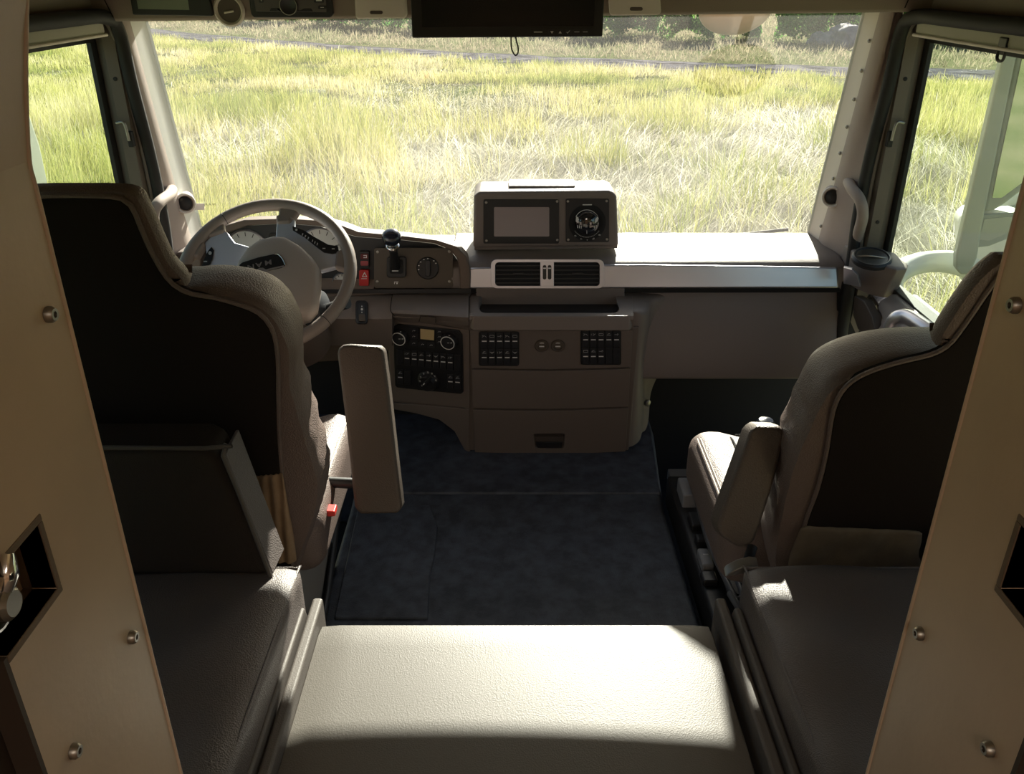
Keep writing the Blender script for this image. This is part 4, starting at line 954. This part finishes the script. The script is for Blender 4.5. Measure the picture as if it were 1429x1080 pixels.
am['label'] = 'folded up padded armrest'
q = P(1068, 592, y=1.72)
lathe('knob', q - V((0, 0, .05)), (0, 0, 1), [(.010, 0), (.012, .03), (.020, .038), (.022, .052), (.016, .062), (0, .066)], blueblack, ps)
# lower rear cloth pockets
def cloth(name, fr, pts, m, parent, seed):
    rnd = random.Random(seed); bm = bmesh.new()
    a0 = [fr.hit(*p, .02) for p in pts]
    n = 10; rows = []
    for i in range(n + 1):
        t = i / n; l = V(a0[0]).lerp(V(a0[1]), t); r = V(a0[3]).lerp(V(a0[2]), t)
        rows.append([fr.w(*(l.lerp(r, j / n)), .016 + .006 * math.sin(j * 1.9 + i * .5 + seed) + rnd.uniform(-.002, .002)) for j in range(n + 1)])
    return grid(name, rows, m, parent, back=tuple(fr.n * -.012), sub=1)
k = cloth('rear_pocket', dfr, [(350, 668), (372, 790), (413, 790), (394, 664)], beigecloth, ds, 1); k['label'] = 'beige cloth pocket'
k = cloth('rear_pocket', pfr, [(1118, 738), (1098, 800), (1290, 800), (1290, 745)], mat('pocket_cloth_dark', (.16, .125, .09), .85, bump=.6, scale=90, var=.2, vscale=15), ps, 2); k['label'] = 'crumpled cloth pocket'
# side cover, buckle and hoses of the driver seat
sv = solid('side_cover', [P(px, py, x=-.485) for px, py in ((433, 722), (446, 717), (457, 722), (462, 740), (458, 780), (446, 858), (408, 858), (414, 800), (422, 750))], (-.03, 0, 0), mat('side_cover_plastic', (.25, .23, .21), .5), ds, .010, 3); sv['label'] = 'grey plastic side cover'
b = solid('belt_buckle', [P(px, py, y=1.56) for px, py in ((444, 713), (444, 722), (468, 721), (467, 714))], (0, .03, 0), mat('buckle_red', (.75, .05, .04), .35), ds, .003); b['label'] = 'red belt buckle button'
e = empty('seat_skirt_tube', (-.47, 1.75, 0), 'pair of glossy dark trim tubes curving along the floor beside the driver seat', 'trim tube')
for dx in (0, .024):
    tube('trim_tube', [(-.535 + dx, 2.16, .10), (-.528 + dx, 2.0, .075), (-.515 + dx, 1.85, .055), (-.505 + dx, 1.72, .040), (-.50 + dx, 1.60, .035), (-.50 + dx, 1.3, .035)], .010, black, e)
S(solid('trim_11', [P(px, py, z=.007) for px, py in ((600, 704), (611, 735), (606, 775), (600, 800), (597, 862), (466, 862), (500, 706))], (0, 0, -.012), carpet, bevel=.004))
# control strip, passenger side of the tunnel
e = empty('control_strip', (.555, 1.9, 0), 'black plastic strip with grey switch covers between floor mat and passenger seat', 'control panel')
solid('strip_body', [(.50, 1.45, -.05), (.615, 1.45, -.05), (.625, 2.30, -.05), (.495, 2.30, -.05)], (0, 0, .105), black, e, .01)
def cover(px, py, m, w=.035, l=.085, z=.085, name='switch_cover', lab=None):
    q = P(px, py, z=z)
    k = solid(name, [(q.x - w / 2, q.y - l / 2, .05), (q.x + w / 2, q.y - l / 2, .05), (q.x + w / 2, q.y + l / 2, .05), (q.x - w / 2, q.y + l / 2, .05)], (0, 0, z - .05), m, e, .006, 3)
    if lab: k['label'] = lab
    return k, q
k, q = cover(960, 678, greybox, .045, .10, .10, lab='light grey hinged cover')
k, q = cover(972, 723, black, .04, .07, .075)
k, q = cover(980, 749, keym, .036, .035, .075)
k, q = cover(985, 776, greybox, .032, .075, .08, lab='light grey hinged cover')
solid('mark', [(q.x - .006, q.y + .005, .0805), (q.x + .008, q.y + .005, .0805), (q.x + .008, q.y + .009, .0805), (q.x - .006, q.y + .009, .0805)], (0, 0, .0006), white, k, 0)
k, q = cover(990, 803, keym, .04, .045, .072, name='socket')
S(box('trim_10', (.53, 2.36, -.06), (.76, 2.46, -.02), metalstep, bevel=.003))
e = empty('seat_rail', (.6, 1.8, .05), 'grey plastic rail running beside the passenger seat cushion down to the bench', 'rail')
tube('rail', [P(963, 664, z=.12), P(976, 710, z=.11), P(992, 765, z=.10), (.558, 1.62, .10), P(1018, 828, z=.10), P(1026, 836, z=.10), P(1036, 832, z=.10), P(1030, 812, z=.10)], .008, mat('rail_plastic', (.10, .105, .12), .4), e)
solid('rail_web', [P(978, 712, z=.10), P(1016, 826, z=.10), P(1034, 830, z=.10), P(1060, 790, z=.10), (.66, 2.0, .10)], (0, 0, -.012), mat('web_plastic', (.03, .032, .038), .5), e, .003)
# belt tongue
q = P(1034, 799, z=.50)
e = empty('belt_tongue', q, 'flat metal seat belt tongue lying at the front corner of the right side cushion', 'belt buckle')
solid('tongue', [P(px, py, y=1.25) for px, py in ((1012, 806), (1016, 801), (1032, 793), (1048, 789), (1059, 790), (1056, 795), (1036, 801))], (0, .02, .006), mat('tongue_grey', (.25, .24, .23), .35, metal=.6), e, .002)
tube('stem', [P(1050, 764, y=1.33), P(1046, 776, y=1.31), P(1040, 795, y=1.27)], .010, black, e)
# ================================================================ OUTDOORS
GZ = -1.5
rng = np.random.default_rng(11)
def vnoise(x, y, s, seed):
    r = np.random.default_rng(seed).random((256, 256)); X = x / s + 100; Y = y / s + 100
    i = np.floor(X).astype(int); j = np.floor(Y).astype(int); fx = X - i; fy = Y - j
    fx = fx * fx * (3 - 2 * fx); fy = fy * fy * (3 - 2 * fy); i %= 255; j %= 255
    return (r[i, j] * (1 - fx) + r[i + 1, j] * fx) * (1 - fy) + (r[i, j + 1] * (1 - fx) + r[i + 1, j + 1] * fx) * fy
def fbm(x, y, s, seed): return (vnoise(x, y, s, seed) + .5 * vnoise(x, y, s / 2.1, seed + 1) + .25 * vnoise(x, y, s / 4.3, seed + 2)) / 1.75
# track: runs from far left to nearer right
def track_y(x): return 34.5 - .56 * x * 1.0 + .012 * x * x
def gmat():
    m = bpy.data.materials.new('meadow_soil'); m.use_nodes = True; nt = m.node_tree; b = nt.nodes['Principled BSDF']; b.inputs['Roughness'].default_value = 1; b.inputs['Specular IOR Level'].default_value = 0
    tc = nt.nodes.new('ShaderNodeTexCoord'); n = nt.nodes.new('ShaderNodeTexNoise'); n.inputs['Scale'].default_value = .35; n.inputs['Detail'].default_value = 10; n.inputs['Roughness'].default_value = .7
    r = nt.nodes.new('ShaderNodeValToRGB'); e = r.color_ramp.elements
    e[0].position = .35; e[0].color = (.09, .115, .045, 1); e[1].position = .62; e[1].color = (.19, .18, .11, 1)
    nt.links.new(tc.outputs['Object'], n.inputs['Vector']); nt.links.new(n.outputs['Fac'], r.inputs['Fac']); nt.links.new(r.outputs['Color'], b.inputs['Base Color'])
    return m
g = box('ground', (-150, -150, GZ - .3), (150, 150, GZ), gmat(), None, 0); S(g)
tb = []
for i in range(41):
    x = -40 + 2 * i; tb.append((x, track_y(x)))
tm = mat('gravel_track', (.11, .105, .115), 1, spec=0, var=.55, vscale=1.5, bump=1, scale=60)
t = grid('dirt_track', [[(x, y + w_ + .3 * math.sin(x * 1.3 + w_) + .2 * math.sin(x * 3.1 + 2 * w_), GZ + h) for x, y in tb] for w_, h in ((-1.7, .012), (-.8, .03), (0, .035), (.8, .03), (1.6, .012))], tm, None, back=(0, 0, -.03)); S(t)
def blades(name, n, yr, hts, flat, wmul, cols, label, seed, dens=1.1, keep=None, lean=.5, hbias=None):
    rg = np.random.default_rng(seed)
    u = rg.random(n * 3); y0, y1 = yr
    Y = (y0 ** (2 - dens) + u * (y1 ** (2 - dens) - y0 ** (2 - dens))) ** (1 / (2 - dens))
    X = (rg.random(n * 3) * 2 - 1) * (.80 * Y + 1.0)
    tk = np.abs(Y - (34.5 - .56 * X + .012 * X * X) + .6) > .9 + 2.0 * rg.random(n * 3)
    k = keep(X, Y, rg) & tk; X = X[k][:n]; Y = Y[k][:n]; n = len(X)
    H_ = hts[0] + (hts[1] - hts[0]) * rg.random(n) ** 1.3
    if hbias is not None: H_ *= hbias(X, Y)
    far = np.maximum(1, Y / 13)
    W = wmul * far * (.6 + .8 * rg.random(n))
    base = fbm(X, Y, 1.2, seed + 5) * 6 * np.pi
    ang = base + rg.normal(0, .7, n)
    ln = np.clip(rg.normal(lean, .32, n), .05, 1.5)
    ln = np.where(rg.random(n) < flat, 1.15 + .35 * rg.random(n), ln)
    dx, dy = np.cos(ang), np.sin(ang); sxx, syy = -dy, dx
    # widths face the road: mix of random and crossways
    sxx = .75 + 0 * dx; syy = rg.normal(0, .5, n); q = np.hypot(sxx, syy); sxx /= q; syy /= q
    ts = [0, .4, .75, 1.0]; ws = [1, .85, .5, 0]
    co = np.zeros((n, 7, 3)); idx = 0
    for t_, w_ in zip(ts, ws):
        bend = ln * (.55 + .45 * t_)
        hx = H_ * t_ * np.sin(bend); hz = H_ * t_ * np.cos(bend)
        cx = X + dx * hx; cy = Y + dy * hx; cz = GZ + np.maximum(hz, .02 + .05 * rg.random(n))
        if w_ > 0:
            co[:, idx, 0] = cx - sxx * W * w_ / 2; co[:, idx, 1] = cy - syy * W * w_ / 2; co[:, idx, 2] = cz
            co[:, idx + 1, 0] = cx + sxx * W * w_ / 2; co[:, idx + 1, 1] = cy + syy * W * w_ / 2; co[:, idx + 1, 2] = cz; idx += 2
        else:
            co[:, idx, 0] = cx; co[:, idx, 1] = cy; co[:, idx, 2] = cz; idx += 1
    me = bpy.data.meshes.new(name); me.vertices.add(n * 7); me.vertices.foreach_set('co', co.reshape(-1).astype(np.float32))
    b7 = (np.arange(n) * 7)[:, None]
    loops = np.concatenate([b7 + np.array([0, 1, 3, 2]), b7 + np.array([2, 3, 5, 4]), b7 + np.array([4, 5, 6])], axis=1).reshape(-1)
    me.loops.add(n * 11); me.loops.foreach_set('vertex_index', loops.astype(np.int32))
    me.polygons.add(n * 3)
    st_ = (np.arange(n)[:, None] * 11 + np.array([0, 4, 8])).reshape(-1); me.polygons.foreach_set('loop_start', st_.astype(np.int32))
    me.update(calc_edges=True)
    ca = me.color_attributes.new('tint', 'FLOAT_COLOR', 'POINT')
    cc = np.array(cols); 
    mix = np.clip(fbm(X, Y, 3.2, seed + 20) * 1.6 - .3 + rg.normal(0, .22, n), 0, .999) * (len(cc) - 1)
    i0 = mix.astype(int); f = (mix - i0)[:, None]; col = cc[i0] * (1 - f) + cc[np.minimum(i0 + 1, len(cc) - 1)] * f
    col *= (.75 + .5 * rg.random(n))[:, None]
    c4 = np.ones((n, 7, 4)); c4[:, :, :3] = col[:, None, :]
    ca.data.foreach_set('color', c4.reshape(-1).astype(np.float32))
    o = bpy.data.objects.new(name, me); C.objects.link(o); me.materials.append(GM); ORG[o.name] = V((0, 0, 0))
    tag(o, label, 'grass', kind='stuff'); return o
GM = bpy.data.materials.new('grass_blades'); GM.use_nodes = True; nt = GM.node_tree
for n_ in list(nt.nodes):
    if n_.type == 'BSDF_PRINCIPLED': nt.nodes.remove(n_)
out = [n_ for n_ in nt.nodes if n_.type == 'OUTPUT_MATERIAL'][0]
at = nt.nodes.new('ShaderNodeAttribute'); at.attribute_name = 'tint'
df = nt.nodes.new('ShaderNodeBsdfDiffuse'); tl = nt.nodes.new('ShaderNodeBsdfTranslucent'); mx = nt.nodes.new('ShaderNodeMixShader'); mx.inputs[0].default_value = .55
nt.links.new(at.outputs['Color'], df.inputs[0]); nt.links.new(at.outputs['Color'], tl.inputs[0]); nt.links.new(df.outputs[0], mx.inputs[1]); nt.links.new(tl.outputs[0], mx.inputs[2]); nt.links.new(mx.outputs[0], out.inputs['Surface'])
def trampled(X, Y):  # two flattened lanes in front of the truck
    c = np.exp(-((X - 1.0 + .06 * Y) / 4.2) ** 2) * (Y < 26) * .95 + np.exp(-((X - 5.5 - .05 * Y) / 2.6) ** 2) * .7 * (Y < 21)
    return np.clip(c + (fbm(X, Y, 1.6, 77) - .5) * 1.5, 0, 1)
up = lambda X, Y, rg: (Y < track_y(X) - .5) & (rg.random(len(X)) > trampled(X, Y) * .97) & (rg.random(len(X)) < np.clip((fbm(X, Y, 1.1, 41) - .36) * 6, .05, 1))
dn = lambda X, Y, rg: (rg.random(len(X)) < (.3 + trampled(X, Y)) * np.clip(1 - (Y - 16) / 10, .15, 1))
blades('meadow_grass', 270000, (6.5, 52), (.30, .85), .22, .0062, [(.17, .20, .06), (.31, .31, .10), (.41, .375, .17), (.46, .42, .28)], 'tall yellow-green meadow grass standing in front of the truck', 3, keep=up, lean=.35, dens=1.0, hbias=lambda X, Y: (.45 + 1.0 * fbm(X, Y, 1.1, 41)) * np.where(Y > 17, np.clip(1 - (Y - 17) / 14, .42, 1), 1))
blades('straw_grass', 210000, (6.5, 30), (.30, .75), .8, .006, [(.33, .31, .22), (.55, .52, .42), (.76, .73, .67)], 'pale flattened straw lying between the standing grass', 4, keep=dn, lean=1.0, hbias=lambda X, Y: np.where(Y > 17, np.clip(1 - (Y - 17) / 12, .3, 1), 1))
far_ = lambda X, Y, rg: Y > track_y(X) + 1.4
blades('dry_grass', 60000, (24, 70), (.15, .4), .3, .010, [(.22, .19, .13), (.28, .24, .17), (.17, .18, .10)], 'dry tan grass strip beyond the gravel track', 6, keep=far_, lean=.5, dens=.6)
# hedge bushes beyond the track
def bush_mesh(seed, n, col):
    rg = np.random.default_rng(seed)
    th = rg.random(n) * 2 * np.pi; ph = np.arccos(rg.random(n) * 1.6 - .6); rad = .55 + .45 * rg.random(n) ** .5
    rad *= 1 + .25 * np.sin(th * 3 + seed) + .2 * np.sin(ph * 5 + th * 2)
    c = np.stack([np.cos(th) * np.sin(ph) * rad, np.sin(th) * np.sin(ph) * rad * .8, .75 + np.cos(ph) * rad * .9], 1)
    c[:, 2] = np.abs(c[:, 2])
    a = rg.normal(0, 1, (n, 3)); a /= np.linalg.norm(a, axis=1)[:, None]; b = np.cross(a, rg.normal(0, 1, (n, 3))); b /= np.linalg.norm(b, axis=1)[:, None]
    s = (.035 + .05 * rg.random(n))[:, None]
    co = np.stack([c - a * s, c + b * s * .6, c + a * s, c - b * s * .6], 1)
    me = bpy.data.meshes.new('bush'); me.vertices.add(n * 4); me.vertices.foreach_set('co', co.reshape(-1).astype(np.float32))
    me.loops.add(n * 4); me.loops.foreach_set('vertex_index', np.arange(n * 4, dtype=np.int32)); me.polygons.add(n); me.polygons.foreach_set('loop_start', (np.arange(n) * 4).astype(np.int32))
    me.update(calc_edges=True)
    ca = me.color_attributes.new('tint', 'FLOAT_COLOR', 'POINT'); cc = np.ones((n, 4, 4)); cc[:, :, :3] = np.array(col) * (.6 + .8 * rg.random(n))[:, None, None]
    ca.data.foreach_set('color', cc.reshape(-1).astype(np.float32)); me.materials.append(GM)
    return me
bms = [bush_mesh(1, 5000, (.07, .22, .04)), bush_mesh(2, 5000, (.11, .24, .05)), bush_mesh(3, 5000, (.05, .17, .04))]
lbs = ['mid green bush in the hedge row beyond the track', 'pale green bush in the hedge row beyond the track', 'dark green bush in the hedge row beyond the track']
rb = random.Random(5)
for i in range(36):
    x = -42 + i * 2.2 + rb.uniform(-.5, .5); y = track_y(x) + 14 + rb.uniform(-1.5, 1.5) - .02 * x; k = rb.randrange(3)
    o = bpy.data.objects.new('bush', bms[k]); C.objects.link(o); o.location = (x, y, GZ - .1); s = rb.uniform(1.15, 1.5); o.scale = (s, s, s * rb.uniform(.9, 1.3)); o.rotation_euler.z = rb.uniform(0, 6)
    ORG[o.name] = o.location.copy()
    tag(o, lbs[k], 'bush', lbs[k].replace('bush in', 'bushes of'))
rockm = mat('rock_grey', (.18, .165, .18), .9, bump=1, scale=8, var=.25, vscale=4)
def rock(x, y, s, seed):
    bm = bmesh.new(); bmesh.ops.create_icosphere(bm, subdivisions=3, radius=1); r_ = random.Random(seed); ph = [r_.uniform(0, 6) for _ in range(6)]
    for v in bm.verts:
        p = v.co; k = 1 + .18 * math.sin(p.x * 3 + ph[0]) + .15 * math.sin(p.y * 4 + ph[1]) + .12 * math.sin(p.z * 5 + ph[2]) + .08 * math.sin(p.x * 9 + p.z * 7 + ph[3])
        v.co = V((x + p.x * k * s * 1.3, y + p.y * k * s, GZ + s * .5 + p.z * k * s * .75))
    o = link('boulder', tome(bm), rockm); tag(o, 'grey boulder at the foot of the hedge beyond the track', 'boulder', 'grey boulders at the foot of the hedge'); return o
for i, (px, py, s) in enumerate(((1150, 38, .55), (1168, 40, .7), (1190, 40, .6), (1205, 38, .6), (1135, 40, .4))):
    x = (px - CX) / 1180 * 38; rock(x, track_y(x) + 11.2, s, i)
# ---------------------------------------------------------------- mirrors outside
X0 = 1.46
e = empty('side_mirror', (1.6, 2.7, .8), 'large exterior side mirror unit outside the right door window, white with grey-green back', 'side mirror')
Sm = Fr((X0, 2.66, .6), (1, -.25, 0), (0, 0, 1))
pl('mirror_post', Sm, [(1399, 60), (1398, 84), (1334, 358), (1334, 376), (1341, 384), (1354, 384), (1364, 360), (1372, 310), (1418, 84), (1424, 60)], .05, palegreen, e, off=-.05, bevel=.008, seg=3)
pl('housing', Sm, [(1424, 60), (1418, 84), (1378, 270), (1372, 296), (1384, 296), (1400, 287), (1432, 262), (1500, 200), (1540, 120), (1540, 20)], .10, mirhouse, e, off=-.11, bevel=.02, seg=4)
gl_ = pl('mirror_glass', Sm, [(1432, 60), (1426, 84), (1392, 240), (1385, 276), (1398, 276), (1425, 256), (1490, 196), (1525, 120), (1525, 20)], .004, mirrorm, e, off=-.01, bevel=0)
pl('housing', Sm, [(1366, 300), (1356, 338), (1362, 346), (1380, 344), (1405, 334), (1430, 318), (1470, 290), (1470, 286), (1420, 296)], .09, mirhouse, e, off=-.10, bevel=.012, seg=3)
pl('mirror_glass', Sm, [(1374, 306), (1366, 334), (1380, 336), (1402, 327), (1428, 311), (1455, 292), (1420, 301)], .004, palegreen, e, off=-.01, bevel=0)  # lower glass coloured green in place of the grass it reflects
Sw_ = Fr((1.5, 2.80, .6), (1, -.25, 0), (0, 0, 1))
k = pl('outer_shell', Sw_, [(1338, 304), (1345, 400), (1420, 440), (1600, 440), (1620, 200), (1560, 120), (1450, 200), (1400, 270)], .12, whitep, e, off=-.12, bevel=.03, seg=4); k['label'] = 'white painted outer shell'
k = tube('mirror_bracket', [(1.215, 2.50, .50), (1.25, 2.66, .575), (1.38, 2.78, .60), (1.52, 2.80, .60), (1.66, 2.80, .56)], [.045, .04, .036, .04, .05], whitep, e); k['label'] = 'white curved lower bracket'
e = empty('side_mirror', (-1.47, 2.5, .95), 'pale edge of the exterior mirror outside the left door window', 'side mirror')
solid('mirror_post', [P(px, py, x=-1.42) for px, py in ((38, 150), (46, 175), (56, 205), (68, 262), (60, 300), (20, 300), (10, 150))], (-.05, .05, 0), palegreen, e, .006)
solid('housing', [P(px, py, x=-1.47) for px, py in ((30, 150), (40, 200), (50, 280), (-60, 280), (-60, 80))], (-.12, .08, 0), mirhouse, e, .02)
# front corner mirror above the windscreen
c = P(1026, 20, y=3.12)
e = empty('front_mirror', c, 'oval exterior front mirror hanging above the right half of the windscreen', 'mirror')
bm = bmesh.new(); bmesh.ops.create_uvsphere(bm, u_segments=32, v_segments=20, radius=1)
for v in bm.verts:
    p = v.co.copy(); v.co = V((c.x + .03 * p.z + p.x * .122, c.y + p.y * .055, c.z + .02 + p.z * .085 - p.x * .012))
k = link('mirror_shell', tome(bm), mat('front_mirror_shell', (.42, .33, .24), .45), e)  # brown reflection of the mirror glass put into the shell colour
tube('mirror_arm', [c + V((0, .02, .06)), c + V((.02, .0, .18)), c + V((.02, -.15, .30))], .018, black, e)
# ================================================================ CAMERA, LIGHT, WORLD
cam = bpy.data.cameras.new('camera'); co = bpy.data.objects.new('camera', cam); C.objects.link(co)
cam.sensor_width = 36; cam.lens = 36 * F / 1429; cam.clip_start = .02; cam.clip_end = 500
co.location = CAM; co.rotation_euler = (math.radians(90) - TH, 0, 0); sc.camera = co
sun = bpy.data.lights.new('sun', 'SUN'); sun.energy = 12.0; sun.angle = .0093; sun.color = (1, .93, .84)
so = bpy.data.objects.new('sun', sun); C.objects.link(so)
az, el = math.radians(SUN_AZ), math.radians(SUN_EL)
d = V((math.sin(az) * math.cos(el), math.cos(az) * math.cos(el), math.sin(el)))
so.rotation_euler = (-d).to_track_quat('-Z', 'Y').to_euler(); so.location = (0, 0, 10)
lamp = bpy.data.lights.new('living_fill', 'AREA'); lamp.energy = FILL; lamp.size = .8; lamp.color = (1, .86, .70)  # added fill, stands in for unseen light from the living area
lo = bpy.data.objects.new('living_fill', lamp); C.objects.link(lo); lo.location = (0, -1.6, 2.22); 
w = bpy.data.worlds.new('sky'); sc.world = w; w.use_nodes = True; nt = w.node_tree
sk = nt.nodes.new('ShaderNodeTexSky'); sk.sky_type = 'NISHITA'; sk.sun_disc = False; sk.sun_elevation = el; sk.sun_rotation = az; sk.dust_density = 2; sk.altitude = 200
bg = nt.nodes['Background']; bg.inputs['Strength'].default_value = SKY
nt.links.new(sk.outputs[0], bg.inputs['Color'])
vs = sc.view_settings; sc.display_settings.display_device = 'sRGB'
vs.view_transform = 'Standard'; vs.look = 'None'; vs.gamma = 1; vs.use_curve_mapping = False; vs.exposure = EXPO
cy = sc.cycles; cy.use_denoising = True; cy.max_bounces = 8; cy.diffuse_bounces = 5; cy.transparent_max_bounces = 16; cy.transmission_bounces = 4; cy.glossy_bounces = 4; cy.caustics_reflective = False; cy.caustics_refractive = False; cy.sample_clamp_indirect = 6
